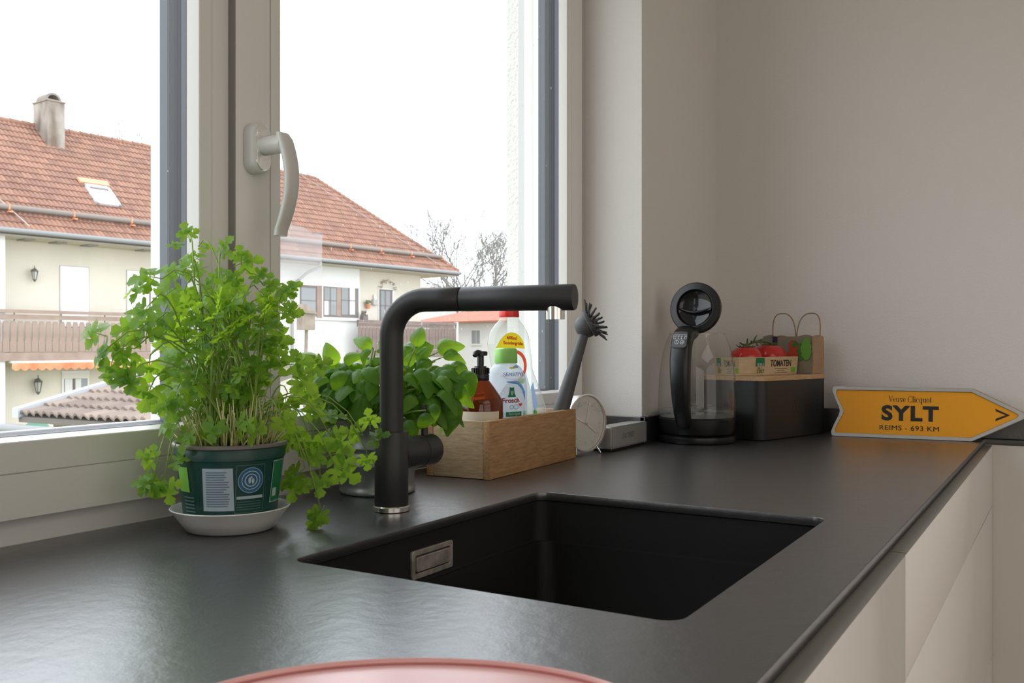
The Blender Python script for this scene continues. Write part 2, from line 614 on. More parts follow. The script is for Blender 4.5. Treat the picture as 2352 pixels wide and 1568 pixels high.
# base cabinets
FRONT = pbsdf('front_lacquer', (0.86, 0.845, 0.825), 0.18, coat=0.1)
CARC = pbsdf('carcass_white', (0.70, 0.68, 0.65), 0.6)
GRIP = pbsdf('grip_grey', (0.22, 0.215, 0.195), 0.45)
def cabinet(name, label, x0, x1, fronts, top=WT - .0135):
    t = thing(name, label, 'cabinet', ((x0 + x1) / 2, 0.18, 0), group='base cabinets under the worktop')
    cx = (x0 + x1) / 2
    c = MB()
    c.box(x0 - cx, x0 - cx + .016, 0.0, .56, .1, top)
    c.box(x1 - cx - .016, x1 - cx, 0.0, .56, .1, top)
    c.box(x0 - cx, x1 - cx, 0.0, .56, .084, .1)
    c.box(x0 - cx, x1 - cx, .552, .56, .1, min(top, WT - .22))
    c.box(x0 - cx, x1 - cx, .05, .066, 0.0, .084)
    c.build('carcass', CARC, t)
    for nm, z0, z1, grip in fronts:
        f = MB().cbox(x0 - cx + .0015, x1 - cx - .0015, -.0200, -.0022, z0, z1 - (0.002 if grip else 0), .0012).build(nm, FRONT, t, 30)
        if grip:
            MB().box(x0 - cx + .0015, x1 - cx - .0015, -.0196, -.0022, z1 - .002, z1).build('grip_strip', GRIP, f, label='grey strip along the top edge')
    return t
cabinet('base_cabinet', 'white base cabinet with one tall door below the sink', 0.227, 1.1275, [('door', .086, WT - .0135, True)], WT - .235)
cabinet('base_cabinet', 'wide white base cabinet with stacked drawers near the corner', 1.1285, 2.449, [('drawer_front', WT - .1545, WT - .0135, True), ('drawer_front', WT - .5, WT - .1575, False), ('drawer_front', .086, WT - .503, False)], WT - .235)
cabinet('base_cabinet', 'white base cabinet left of the sink, hidden below the worktop', -0.674, 0.226, [('door', .086, WT - .0135, True)])
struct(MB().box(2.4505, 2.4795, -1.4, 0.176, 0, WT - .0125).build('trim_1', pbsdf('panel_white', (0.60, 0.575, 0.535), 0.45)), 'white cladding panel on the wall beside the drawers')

# ------------------------------------------------------------------ the window
win = thing('window_1', 'white two-sash kitchen window with grey gaskets', None, (0, 1.03, WT), kind='structure')
def sweep(rect, widths, prof):
    """profile (f, dw, y) run around a rectangle; widths left, right, bottom, top"""
    x0, x1, z0, z1 = rect
    rings = []
    for k, (sx, sz) in enumerate([(0, 0), (1, 0), (1, 1), (0, 1)]):
        ring_ = []
        for f, dw, y in prof:
            wx = widths[1] if sx else widths[0]
            wz = widths[3] if sz else widths[2]
            x = x1 - f * wx - dw if sx else x0 + f * wx + dw
            z = z1 - f * wz - dw if sz else z0 + f * wz + dw
            ring_.append(Vector((x, y - 1.03, z)))
        rings.append(ring_)
    n = len(prof)
    vs = [p for r in rings for p in r]
    fs = []
    for i in range(4):
        j = (i + 1) % 4
        for k in range(n):
            k2 = (k + 1) % n
            fs.append((i * n + k, j * n + k, j * n + k2, i * n + k2))
    m = MB()
    m.add(vs, fs)
    return m
ZT = 1.34
sweep((-0.159, 1.9648, 0.0005, ZT + 0.015), (.05, .05, .05, .05), [(0, 0, .999), (1, 0, .999), (1, 0, 1.116), (0, 0, 1.116)]).build('frame', UPVC, win, 30)
def prof(ins):
    face, g = .98, ins
    return [(0, 0, 1.0715), (0, 0, face), (g - .012, 0, face), (g - .006, 0, face + .0025), (g + .006, 0, face), (1, 0, face), (1, .0012, face + .0008),
            (1, .0050, face + .0195), (1, .0050, 1.0715)]
glass = thin_clear('window_glass', (0.955, 0.965, 0.965), 1.45, 0.0, haze=0.016)
sashes = []
for nm, rect, wd in (('left', (-0.115, 0.8880, 0.032, ZT), (.085, .0494, .0826, .0826)), ('right', (0.8890, 1.9514, 0.032, ZT), (.0834, .0744, .0826, .0826))):
    s = sweep(rect, wd, prof(.60 if nm == 'left' else .72)).build('sash', UPVC, win, 30)
    e = .0050
    def strip(y0, y1, name, m, d0=e, d1=e, th=.002, drop=0.0):
        sweep((rect[0], rect[1], rect[2] - drop, rect[3]), wd, [(1, d0 - .0005, y0), (1, d0 + th, y0), (1, d1 + th, y1), (1, d1 - .0005, y1)]).build(name, m, s, 30)
    strip(1.000, 1.0095, 'gasket', GASKET, th=.0006)
    strip(1.0098, 1.0175, 'gasket', SPACER, th=.0004)
    strip(1.0178, 1.0345, 'spacer', SPACER, th=.0004)
    strip(1.0348, 1.0365, 'spacer', GASKET, th=.0004)
    strip(1.0368, 1.0520, 'gasket', GASKET, th=.0006)
    strip(1.0522, 1.0640, 'outer_bead', UPVC_OUT, th=.0006, drop=.005)
    x0, x1 = rect[0] + wd[0] + .0045, rect[1] - wd[1] - .0045
    z0, z1 = rect[2] + wd[2] + .0045, rect[3] - wd[3] - .0045
    pane = MB().quad((x0, 1.012 - 1.03, z0), (x1, 1.012 - 1.03, z0), (x1, 1.012 - 1.03, z1), (x0, 1.012 - 1.03, z1)).build('pane', glass, s)
    rr_ = random.Random(3 if nm == 'left' else 4)
    drops = MB()
    for k in range(60 if nm == 'left' else 260):
        px, pz = rr_.uniform(x0, x1), z0 + (z1 - z0) * rr_.random() ** 1.9
        if nm == 'right' and rr_.random() < .5:
            px, pz = rr_.uniform(1.15, 1.5), z0 + rr_.random() ** 1.5 * .32
        rad = rr_.uniform(.0006, .0017)
        drops.sphere((px, 1.0135 - 1.03, pz), rad, 6, 4, (1, .5, rr_.choice((1, 1, 1.2, 2.2))))
    drops.build('raindrops', thin_clear('raindrop', (1, 1, 1), 1.33, 0.02, haze=.35, haze_col=(.95, .95, .95)), s, 180, kind='stuff')
    sashes.append((s, rect, wd))
# astragal strip overlapping the two sashes
a = MB().cbox(0.8882, 0.9718, .9675 - 1.03, .9792 - 1.03, .033, ZT - .001, .0015)
a.build('overlap_strip', UPVC, sashes[1][0], 30)
MB().box(0.9508, 0.9520, .9670 - 1.03, .9676 - 1.03, .034, ZT - .002).build('seam', pbsdf('seam_grey', (.38, .365, .34), .6), sashes[1][0])
MB().box(0.8862, 0.8881, .9678 - 1.03, .9796 - 1.03, .034, ZT - .002).build('overlap_shade', pbsdf('overlap_shade_grey', (.25, .235, .215), .7), sashes[1][0], label='grey strip painting the shade beside the overlap strip')  # dark strip added to paint the shade on the overlap's side face
# outside: roller shutter guide and outer reveal board
rail = MB()
rail.box(1.888, 1.93, 1.0975 - 1.03, 1.1155 - 1.03, 0.02, ZT + .1)
rail.build('shutter_guide', pbsdf('guide_grey', (0.62, 0.62, 0.61), .5), win)
MB().box(1.8855, 1.9515, 1.0720 - 1.03, 1.0972 - 1.03, 0.02, ZT + .1).build('outer_frame', UPVC_OUT, win)
MB().box(-0.159, 1.8850, 1.1175 - 1.03, 1.30 - 1.03, -0.028, -0.02).build('outer_sill', pbsdf('sill_zinc', (.5, .51, .52), .5), win)

# handle on the right sash
HAND = pbsdf('handle_grey', (0.60, 0.59, 0.555), 0.3)
h = MB()
zc = 0.4896
pill = rrect(.9010, .9330, zc - .035, zc + .035, .0155, 8)
vs0 = [Vector((x, .9672 - 1.03, z)) for x, z in pill]
def inset(d, y):
    return [Vector((x, y - 1.03, z)) for x, z in rrect(.9010 + d, .9330 - d, zc - .035 + d, zc + .035 - d, .0155 - d, 8)]
h.loft([vs0, inset(0, .950), inset(.002, .946), inset(.004, .945)])
hd = h.build('handle', HAND, win, 40, label='grey window handle with a clear end plate')
MB().loft([inset(.0035, .9451), inset(.0045, .9436), inset(.007, .9432)]).build('cover_plate', pbsdf('clear_plate', (.93, .93, .92), .10, .75, bump=(130, .5, .003)), hd, 40, label='shiny clear cover plate')
g = MB().lathe([(.0128, 0), (.0128, .034), (.0125, .040)], 20, Matrix.Translation((.917, .9455 - 1.03, zc + .0015)) @ Matrix.Rotation(R(90), 4, 'X'))
pts, rads = [], []
for k in range(17):
    f = k / 16
    z = zc + .0155 - f * .138
    y = .9095 - .0185 * math.sin(math.pi * min(1, f * 1.05)) ** .9 + .004 * f
    pts.append((.917, y - 1.03, z))
ringsg = []
for k, p in enumerate(pts):
    f = k / 16
    wx = .0128 - .0022 * f
    wy = .0068 - .0012 * f
    if k == 0:
        wx, wy = .0105, .0045
    ringsg.append([Vector((p[0] + wx * math.copysign(abs(math.cos(a)) ** .7, math.cos(a)), p[1] + wy * math.copysign(abs(math.sin(a)) ** .7, math.sin(a)), p[2])) for a in [2 * math.pi * q / 16 for q in range(16)]])
g.loft(ringsg)
g.build('lever', HAND, hd, 50)

# clear plastic sheet stuck to the outside of the right pane
sh = MB()
def sheet_pt(i, j, n=14):
    x = 1.000 + (1.1177 - 1.000) * i / n
    z = 0.322 + (0.404 - 0.322) * j / n
    if j == n:
        z -= .014 * max(0, (i - 9) / 5)
    return Vector((x - 0, 1.0225 - 1.03 + .0007 * math.sin(i * .8 + j * .5) + .0006 * math.sin(j * 1.3 - i * .4), z))
vs = [sheet_pt(i, j) for j in range(15) for i in range(15)]
sh.add(vs, [(j * 15 + i, j * 15 + i + 1, (j + 1) * 15 + i + 1, (j + 1) * 15 + i) for j in range(14) for i in range(14)])
sheet = sh.build('plastic_sheet', thin_clear('crinkled_sheet', (.95, .94, .96), 1.4, .25, haze=.40, haze_col=(.92, .88, .91), gloss=.7), None, 180)
sheet.location = (0, 1.03, WT)
tag(sheet, 'crinkled clear plastic sheet on the window glass just right of the handle', 'plastic sheet')

# ------------------------------------------------------------------ mixer tap
tap = thing('mixer_tap', 'matt black kitchen mixer tap standing behind the sink', 'tap', (.9845, .778, WT))
TAPM = pbsdf('tap_black', (0.028, 0.028, 0.029), 0.46, bump=(1400, 0.25, 0.0003))
MB().lathe([(.0235, 0.0003), (.0247, .001), (.0247, .0065), (.0236, .0078), (.0215, .0078)], 48).build('base_ring', CHROME, tap, 40, label='chrome base ring')
MB().lathe([(.0220, .0078), (.0224, .0085), (.0224, .1045), (.0216, .1056), (.0150, .1056)], 48).build('body', TAPM, tap, 40)
sd = Vector((.0505, -.2484, 0)).normalized()
pts = [Vector((0, 0, .105)), Vector((0, 0, .16)), Vector((0, 0, .20)), Vector((0, 0, .231))]
rb = .049
for k in range(1, 13):
    a = R(90 * k / 12)
    pts.append(Vector((0, 0, .231)) + sd * (rb - rb * math.cos(a)) + Vector((0, 0, rb * math.sin(a))))
pts += [pts[-1] + sd * .02, Vector((0, 0, .280)) + sd * .0998, Vector((0, 0, .280)) + sd * .1004]
MB().tube(pts, [.0157] * (len(pts) - 1) + [.0150], 28).build('spout_pipe', TAPM, tap, 50)
z0 = Vector((0, 0, .280))
hm = MB().tube([z0 + sd * .1020, z0 + sd * .1027, z0 + sd * .18, z0 + sd * .2515, z0 + sd * .2535], [.0152, .0160, .0162, .0164, .0157], 28)
head = hm.build('pull_out_head', TAPM, tap, 50)
MB().tube([z0 + sd * .0985, z0 + sd * .1035], .0143, 24).build('joint_ring', INK, tap, 50)
ap = z0 + sd * .228
MB().lathe([(.0118, 0), (.0118, .022), (.008, .022)], 28, Matrix.Translation(ap + Vector((0, 0, -.0275)))).build('aerator', CHROME, head, 40, label='chrome aerator')
MX = Matrix.Translation((0, 0, .0735)) @ Matrix.Rotation(R(90), 4, 'Y')
MB().lathe([(.0200, .012), (.0212, .02), (.0212, .0585), (.0200, .0592)], 40, MX).build('valve_arm', TAPM, tap, 40)
kn = MB().lathe([(.0185, .0588), (.0200, .0606), (.0216, .0610), (.0216, .0895), (.0205, .0915), (.010, .0918)], 40, MX).build('lever_cap', TAPM, tap, 40)
MB().tube([Vector((.0745, 0, .090)), Vector((.0742, 0, .112)), Vector((.0735, .0005, .137))], [.0052, .0046, .0042], 14).build('lever', TAPM, kn, 50)

# ------------------------------------------------------------------ saucer and parsley pot
PX, PY = .789, .868
saucer = MB().lathe([(.048, 0.0), (.0515, .0015), (.0605, .014), (.0690, .0255), (.0701, .0268), (.0692, .0278), (.0675, .0268), (.0590, .0135), (.0500, .0045), (.02, .004)], 64)
sc_ = saucer.build('saucer', CERAMIC, None, 50)
sc_.location = (PX, PY, WT + .0003)
tag(sc_, 'white ceramic saucer under the green herb pot', 'saucer')
pars = thing('parsley_plant', 'bushy parsley in a dark green printed plastic pot on the white saucer', 'potted plant', (PX, PY, WT + .0052))
def pot_r(z):
    return .0525 + (.0625 - .0525) * min(1, max(0, z / .0815)) + (.0015 if z > .083 else 0)
POTG = pbsdf('pot_green', (0.011, 0.055, 0.046), 0.38)
pp = MB().lathe([(.0495, 0.0), (.0525, .002), (.0625, .0815), (.0640, .0822), (.0645, .0945), (.0635, .096)], 56, cap1=False)
pp.build('pot', POTG, pars, 40)
MB().lathe([(.0636, .0955), (.0668, .0960), (.0672, .0985), (.0662, .1002), (.0640, .1005), (.0620, .097), (.0590, .085)], 56, cap0=False, cap1=False).build('pot_rim', pbsdf('rim_brown', (.17, .145, .14), .4), pars, 60, label='grey brown rolled rim')
soil = MB().lathe([(.0615, .088), (.058, .0905), (.04, .093), (.02, .094), (.002, .0945)], 32, cap0=False)
soil.build('soil', pbsdf('soil', (.045, .03, .02), .95, bump=(150, 1, .006)), pars, 180)
# printed fields on the pot; x across, y up, wrapped round the pot
face0 = math.atan2(-PX, PY) + 0.0      # unused turn kept at zero: the fields are placed by angle
view = math.atan2(-PY, -PX)            # direction from the pot towards the room
def pot_print(me, ang_deg, lift=.0005, name='label', label=None, parent=None):
    for v in me.vertices:
        v.co.y = v.co.y * .97 + .0125
    me = wrap_cyl(me, lambda z: pot_r(z) + lift)
    M = Matrix.Rotation(view + R(90) + R(ang_deg), 4, 'Z')
    return place(name, me, parent or pars, M, label=label)
P_GREY = pbsdf('print_grey', (.40, .49, .55), .45)
P_BLUE = pbsdf('print_blue', (.03, .13, .26), .45)
P_SLATE = pbsdf('print_slate', (.13, .20, .28), .45)
P_LIME = pbsdf('print_lime', (.20, .50, .07), .45)
P_MID = pbsdf('print_midgreen', (.015, .17, .07), .45)
P_PALE = pbsdf('print_pale', (.42, .55, .52), .45)
lab = pot_print(grid_plate(-.0175, .0175, .013, .064, 10, 6, P_GREY, 'label'), -14, label='grey information field')
me = MB()
rr_ = random.Random(5)
for k in range(15):
    zz = .018 + k * .0029
    wdt = .0135 * rr_.uniform(.75, 1)
    n = 8
    for q in range(n):
        xa, xb = -.0135 + 2 * wdt * q / n, -.0135 + 2 * wdt * (q + 1) / n
        me.quad((xa, zz, 0), (xb, zz, 0), (xb, zz + .0013, 0), (xa, zz + .0013, 0))
pot_print(me.mesh('text_lines', P_SLATE), -14, .0008, 'text_lines')
def ring_mesh(r0, r1, cy_, m, n=40, name='emblem'):
    q = MB()
    for k in range(n):
        a, b_ = 2 * math.pi * k / n, 2 * math.pi * (k + 1) / n
        q.quad((r0 * math.cos(a), cy_ + r0 * math.sin(a), 0), (r1 * math.cos(a), cy_ + r1 * math.sin(a), 0), (r1 * math.cos(b_), cy_ + r1 * math.sin(b_), 0), (r0 * math.cos(b_), cy_ + r0 * math.sin(b_), 0))
    return q.mesh(name, m)
em = pot_print(ring_mesh(.0001, .0158, .0485, P_BLUE), 22, .0005, 'emblem', label='round blue emblem with pale rings')
for r0, r1 in ((.0104, .0113), (.0066, .0078), (.0147, .0152)):
    pot_print(ring_mesh(r0, r1, .0485, P_PALE), 22, .0008, 'emblem_ring')
def box_lines(x0, x1, y0, y1, th, m, n=10):
    q = MB()
    for a, b_, c_, d_ in ((x0, x1, y0, y0 + th), (x0, x1, y1 - th, y1), (x0, x0 + th, y0, y1), (x1 - th, x1, y0, y1)):
        for k in range(n):
            for_x = (b_ - a) > (d_ - c_)
            xa, xb = (a + (b_ - a) * k / n, a + (b_ - a) * (k + 1) / n) if for_x else (a, b_)
            ya, yb = (c_, d_) if for_x else (c_ + (d_ - c_) * k / n, c_ + (d_ - c_) * (k + 1) / n)
            q.quad((xa, ya, 0), (xb, ya, 0), (xb, yb, 0), (xa, yb, 0))
    return q.mesh('frame_line', m)
P_LINE = pbsdf('print_line', (.10, .20, .18), .45)
pot_print(box_lines(-.0175, .0175, .0095, .067, .0006, P_LINE), 22, .0006, 'frame_line')
# pale figure in the emblem: a cupped hand shape
q = MB()
for cx_2, cy_2, rx, ry in ((-.0018, .0485, .0018, .004), (.0022, .0475, .0016, .0034), (.0002, .052, .0012, .0012)):
    q.add([(cx_2 + rx * math.cos(a), cy_2 + ry * math.sin(a), 0) for a in [k * math.pi / 6 for k in range(12)]], [tuple(range(12))])
pot_print(q.mesh('emblem_figure', P_PALE), 22, .001, 'emblem_figure')
q = MB()
for k in range(9):
    q.quad((-.0160 + .0035 * k, .0262, 0), (-.0160 + .0035 * (k + 1), .0262, 0), (-.0160 + .0035 * (k + 1), .0298, 0), (-.0160 + .0035 * k, .0298, 0))
pot_print(q.mesh('pale_bar', P_GREY), 22, .0009, 'pale_bar')
q = MB()
for j in range(4):
    for k in range(9):
        q.quad((-.0160 + .0033 * k, .0135 + j * .0030, 0), (-.0160 + .0033 * (k + 1), .0135 + j * .0030, 0), (-.0160 + .0033 * (k + 1), .0142 + j * .0030, 0), (-.0160 + .0033 * k, .0142 + j * .0030, 0))
pot_print(q.mesh('text_lines', P_LINE), 22, .0009, 'text_lines')
pot_print(grid_plate(-.012, .010, .034, .064, 6, 4, P_LIME, 'label'), -60, label='lime green field')
q = MB()
for j in range(6):
    for k in range(4):
        q.quad((-.010 + .0045 * k, .006 + j * .0042, 0), (-.010 + .0045 * (k + 1), .006 + j * .0042, 0), (-.010 + .0045 * (k + 1), .0078 + j * .0042, 0), (-.010 + .0045 * k, .0078 + j * .0042, 0))
pot_print(q.mesh('text_lines', P_LINE), -52, .0008, 'text_lines')
pot_print(grid_plate(-.012, .012, .019, .068, 6, 4, P_MID, 'label'), 62, label='mid green field with a pale border')
pot_print(box_lines(-.0125, .0125, .018, .069, .0009, P_PALE), 62, .0008, 'frame_line')
pot_print(grid_plate(-.009, -.001, .025, .035, 3, 2, P_PALE, 'label'), 62, .0009)

# ------------------------------------------------------------------ herbs: leaves
PARS_A = leaf_mat('parsley_leaf', (.060, .19, .015), (.20, .38, .03), (.54, .80, .05), .36, .48)
STEMG = pbsdf('stem_green', (.24, .36, .07), .5)
STEMP = pbsdf('stem_pale', (.55, .55, .25), .55)
def leaflet(b, base, ang, s, cup, seed):
    rr2 = random.Random(seed)
    side = [(.03, .14), (.15, .16), (.34, .19), (.44, .26), (.43, .31), (.53, .38), (.52, .46), (.40, .50), (.27, .50), (.14, .47), (.16, .58), (.29, .66), (.31, .74), (.25, .77), (.27, .86), (.18, .92), (.09, .93), (.05, .99), (0, 1.0)]
    pts = [(0, 0)] + [(x * rr2.uniform(.85, 1.1), y) for x, y in side] + [(-x * rr2.uniform(.85, 1.1), y) for x, y in reversed(side[:-1])]
    ca, sa = math.cos(ang), math.sin(ang)
    o = len(b.v)
    def put(x, y):
        z = -cup * y * y + .30 * abs(x) * (1 if cup < .5 else .5) - .10 * abs(x * y) + .05 * math.sin(9 * y + seed) * abs(x)
        X, Y, Z = x * s, y * s, z * s
        b.v.append(Vector((base[0] + X * ca + Y * sa, base[1] - X * sa + Y * ca, base[2] + Z)))
    put(0, .42)
    for x, y in pts:
        put(x, y)
    n = len(pts)
    for k in range(n):
        b.f.append([o, o + 1 + k, o + 1 + (k + 1) % n])
def parsley_mesh(seed):
    r2 = random.Random(seed)
    b = MB()
    cup = r2.uniform(.05, .6)
    b.tube([(0, 0, 0), (0, .2, .01), (0, .34, 0)], [.022, .018, .014], 4, caps=False)
    leaflet(b, (0, .30, 0), r2.uniform(-.15, .15), .70, cup, seed)
    leaflet(b, (0, .20, 0), R(r2.uniform(52, 70)), .58, cup * r2.uniform(.3, 1.2), seed + 1)
    leaflet(b, (0, .20, 0), -R(r2.uniform(52, 70)), .58, cup * r2.uniform(.3, 1.2), seed + 2)
    return b.mesh('parsley_leaf', PARS_A, 60)
PMESH = [parsley_mesh(10 + 7 * k) for k in range(12)]
right_v = Vector((SN, -CS, 0))          # across the room, towards the corner side of the view
fwd_v = Vector((CS, SN, 0))
upv = Vector((0, 0, 1))
def leaf_place(name, me, root, pos, size, tip, nrm, spin=0.0):
    y = tip.normalized()
    z = (nrm - y * nrm.dot(y)).normalized()
    x = y.cross(z)
    M = Matrix((x, y, z)).transposed().to_4x4()
    M = Matrix.Translation(pos - Vector(root.location)) @ M @ Matrix.Scale(size, 4)
    return place(name, me, root, M)
# (u, v, length px, tip direction in degrees from right, depth offset)
PL = [(437, 556, 42, 110, .02), (425, 562, 34, 185, .02), (455, 566, 30, 0, .02),
      (462, 600, 46, 150, 0), (505, 590, 44, 60, .01), (478, 612, 44, 200, .02), (445, 612, 46, 190, -.02), (538, 612, 52, 25, .03), (575, 628, 44, 350, .03), (555, 608, 40, 100, .03),
      (498, 655, 46, 260, .03), (520, 640, 44, 330, .02), (605, 655, 42, 345, .05), (575, 660, 34, 190, .05), (592, 664, 36, 300, .05),
      (642, 690, 44, 60, .03), (650, 700, 36, 330, .03), (640, 705, 36, 240, .03), (652, 672, 38, 25, .03), (642, 665, 34, 150, .03),
      (422, 632, 50, 160, -.03), (405, 660, 58, 215, -.05), (372, 640, 60, 170, -.06), (345, 655, 62, 190, -.08), (352, 690, 62, 235, -.08), (385, 700, 66, 250, -.05), (430, 650, 60, 255, -.03),
      (330, 745, 60, 195, -.08), (355, 740, 54, 150, -.06), (390, 750, 60, 230, -.05), (318, 760, 44, 230, -.08),
      (245, 772, 64, 165, -.10), (258, 790, 66, 220, -.10), (285, 788, 62, 260, -.09), (262, 815, 58, 250, -.10), (290, 835, 60, 290, -.09), (310, 800, 60, 180, -.08), (335, 790, 58, 90, -.08), (345, 815, 54, 260, -.07),
      (330, 860, 66, 195, -.09), (355, 870, 64, 250, -.08), (375, 900, 60, 290, -.06), (345, 905, 40, 240, -.04), (352, 915, 38, 300, -.04), (300, 862, 56, 180, -.09),
      (368, 1058, 48, 165, -.07), (388, 1062, 40, 10, -.06), (372, 1090, 46, 250, -.07), (378, 1098, 50, 290, -.07), (362, 1100, 50, 215, -.07), (352, 1108, 40, 180, -.07),
      (415, 965, 56, 190, -.06), (440, 975, 56, 250, -.06), (470, 972, 50, 280, -.06), (455, 945, 52, 160, -.06), (500, 955, 50, 260, -.07),
      (420, 905, 52, 200, -.06), (415, 850, 56, 180, -.06), (450, 870, 50, 250, -.07),
      (600, 720, 56, 40, .04), (570, 735, 58, 150, .04), (618, 745, 52, 320, .05), (640, 720, 46, 10, .05), (590, 765, 50, 230, .04), (620, 790, 44, 280, .04), (640, 810, 44, 280, .0),
      (650, 840, 56, 10, -.02), (672, 860, 54, 330, -.02), (690, 880, 56, 300, .03), (705, 850, 50, 30, .03), (660, 900, 52, 260, .03), (700, 925, 52, 330, .04), (735, 955, 48, 0, .02), (720, 985, 56, 260, .02), (752, 990, 50, 320, .01),
      (690, 985, 54, 230, .04), (712, 1010, 50, 280, .03), (745, 1050, 56, 20, .01), (765, 1060, 60, 320, .01), (735, 1075, 54, 270, .01), (700, 1075, 60, 220, .0), (690, 1090, 52, 250, .0), (712, 1070, 44, 60, .0), (745, 1160, 52, 245, .0), (738, 1172, 40, 230, .0),
      (845, 1010, 44, 20, .08), (835, 1000, 40, 160, .08), (850, 985, 40, 90, .08), (842, 1035, 40, 270, .08), (770, 1000, 50, 200, .05), (655, 980, 50, 300, .02), (600, 960, 54, 250, -.06), (640, 945, 50, 300, -.05), (575, 950, 50, 230, -.07)]
D0 = 1.1234
rp = random.Random(21)
soil_top = Vector((PX, PY, WT + .098))
stems = []
def pl_leaf(u, v, s, a, off):
    t = D0 + off
    pos = at(u, v, t)
    size = s / 2144 * t * 1.30
    a = R(a)
    tip = right_v * math.cos(a) + upv * math.sin(a) - fwd_v * rp.uniform(-.35, .35)
    nrm = -fwd_v * rp.uniform(.35, 1.0) + upv * rp.uniform(.1, .9) + right_v * rp.uniform(-.5, .5)
    leaf_place('parsley_leaf', rp.choice(PMESH), pars, pos, size, tip, nrm)
    return pos
key = [pl_leaf(*p) for p in PL]
for k in range(190):
    # the body of the plant: leaves all through an upright oval crown
    while True:
        x, y, z = rp.uniform(-1, 1), rp.uniform(-1, 1), rp.uniform(-1, 1)
        if x * x + y * y + z * z <= 1 and not (z < -.75 and abs(x) < .7):
            break
    u = 505 + 128 * x + 10 * z
    v = 792 - 150 * z
    if v < 690 and u > 560 and rp.random() < .75:
        continue
    t = D0 + .095 * y
    if t < .985:
        t = .985
    pos = at(u, v, t)
    out = right_v * x + fwd_v * y + upv * (z * .6 + .25)
    tip = out + Vector((rp.uniform(-.6, .6), rp.uniform(-.6, .6), rp.uniform(-.6, .4)))
    nrm = upv * rp.uniform(.3, 1) - fwd_v * rp.uniform(.0, .9) + right_v * rp.uniform(-.6, .6)
    if pos.y > .955:
        pos.y = .955
    leaf_place('parsley_leaf', rp.choice(PMESH), pars, pos, rp.uniform(40, 62) / 2144 * t, tip, nrm)
    if k % 3 == 0:
        key.append(pos)
for k, p in enumerate(key):
    if k % 2 and k < len(PL):
        continue
    ang = rp.uniform(0, 2 * math.pi)
    base = soil_top + Vector((math.cos(ang) * .045 * rp.random() ** .5, math.sin(ang) * .045 * rp.random() ** .5, -.006))
    p = Vector(p)
    hor = Vector((p.x - base.x, p.y - base.y, 0))
    top = max(p.z, base.z + .05) + .02 + hor.length * .25
    c1 = base + hor * .18 + upv * (top - base.z) * .55
    c2 = base + hor * .72 + upv * ((top - base.z) * 1.0 if p.z > base.z else (top - base.z))
    pts = []
    for q in range(9):
        f = q / 8
        pts.append(base * (1 - f) ** 3 + c1 * 3 * f * (1 - f) ** 2 + c2 * 3 * f * f * (1 - f) + p * f ** 3)
    rt = Vector(pars.location)
    MB().tube([x - rt for x in pts], [.0013 - .0006 * q / 8 for q in range(9)], 6).build('stem', STEMG, pars, 180)
th = MB()
rt = Vector(pars.location)
for k in range(260):
    a, rad = rp.uniform(0, 2 * math.pi), .054 * rp.random() ** .5
    b0 = Vector((math.cos(a) * rad, math.sin(a) * rad, .088))
    lean = Vector((math.cos(a), math.sin(a), 0)) * rp.uniform(0, .022) + Vector((rp.uniform(-.012, .012), rp.uniform(-.012, .012), 0))
    hgt = rp.uniform(.02, .075)
    th.tube([b0, b0 + lean * .4 + upv * hgt * .5, b0 + lean + upv * hgt], [rp.uniform(.0008, .0015), .0010, .0007], 4)
th.build('stem_base', STEMP, pars, 180, label='pale dense stem bases above the soil', kind='stuff')

# ------------------------------------------------------------------ basil in the zinc pot
BX, BY = 1.102, .8976
bas = thing('basil_plant', 'leafy basil in a ribbed zinc pot behind the mixer tap', 'potted plant', (BX, BY, WT + .0003))
ZINC = pbsdf('zinc', (.30, .32, .32), .42, .85, vary=(40, (.42, .44, .44)))
zp = [(.0535, 0), (.0562, .001), (.0568, .003), (.0566, .0075), (.0550, .0095), (.0548, .013), (.0572, .040), (.0592, .0425), (.0598, .0455), (.0582, .0485), (.0585, .0525), (.0605, .055), (.0611, .058), (.0595, .061), (.0599, .065), (.0619, .0675), (.0625, .0705), (.0608, .0735), (.0650, .105), (.0690, .1085), (.0698, .1105), (.0685, .1120), (.0655, .1105), (.063, .100), (.06, .09)]
MB().lathe(zp, 64, cap1=False).build('pot', ZINC, bas, 60)
MB().lathe([(.061, .093), (.04, .096), (.002, .097)], 32, cap0=False).build('soil', MATS['soil'], bas, 180)
BAS_A = leaf_mat('basil_leaf', (.035, .14, .014), (.14, .32, .03), (.52, .82, .04), .22, .46)
def basil_mesh(seed):
    r2 = random.Random(seed)
    b = MB()
    nl, nw = 16, 10
    cup = r2.uniform(.25, .75)
    vs = []
    for i in range(nl + 1):
        f = i / nl
        wd = .40 * math.sin(math.pi * min(1, f ** .85 * .985 + .015)) ** .62 * (1 - .18 * f)
        if i == 0: wd = .02
        if i == nl: wd = .012
        for j in range(nw + 1):
            g_ = j / nw * 2 - 1
            x = wd * g_
            bulge = .30 * (1 - g_ * g_) * wd * 2 * (1 if abs(g_) > .05 else .74)
            z = bulge + .16 * math.sin(math.pi * f) - cup * f ** 2 + .011 * math.sin(f * 40 - abs(g_) * 9) * min(1, 5 * f) * (1 - f * .6)
            vs.append(Vector((x, .1 + f * (1 - .12 * cup), z)))
    fs = [(i * (nw + 1) + j, i * (nw + 1) + j + 1, (i + 1) * (nw + 1) + j + 1, (i + 1) * (nw + 1) + j) for i in range(nl) for j in range(nw)]
    b.add(vs, fs)
    b.tube([(0, 0, 0), (0, .12, .0)], [.025, .02], 4, caps=False)
    return b.mesh('basil_leaf', BAS_A, 180)
BMESH = [basil_mesh(40 + k) for k in range(7)]
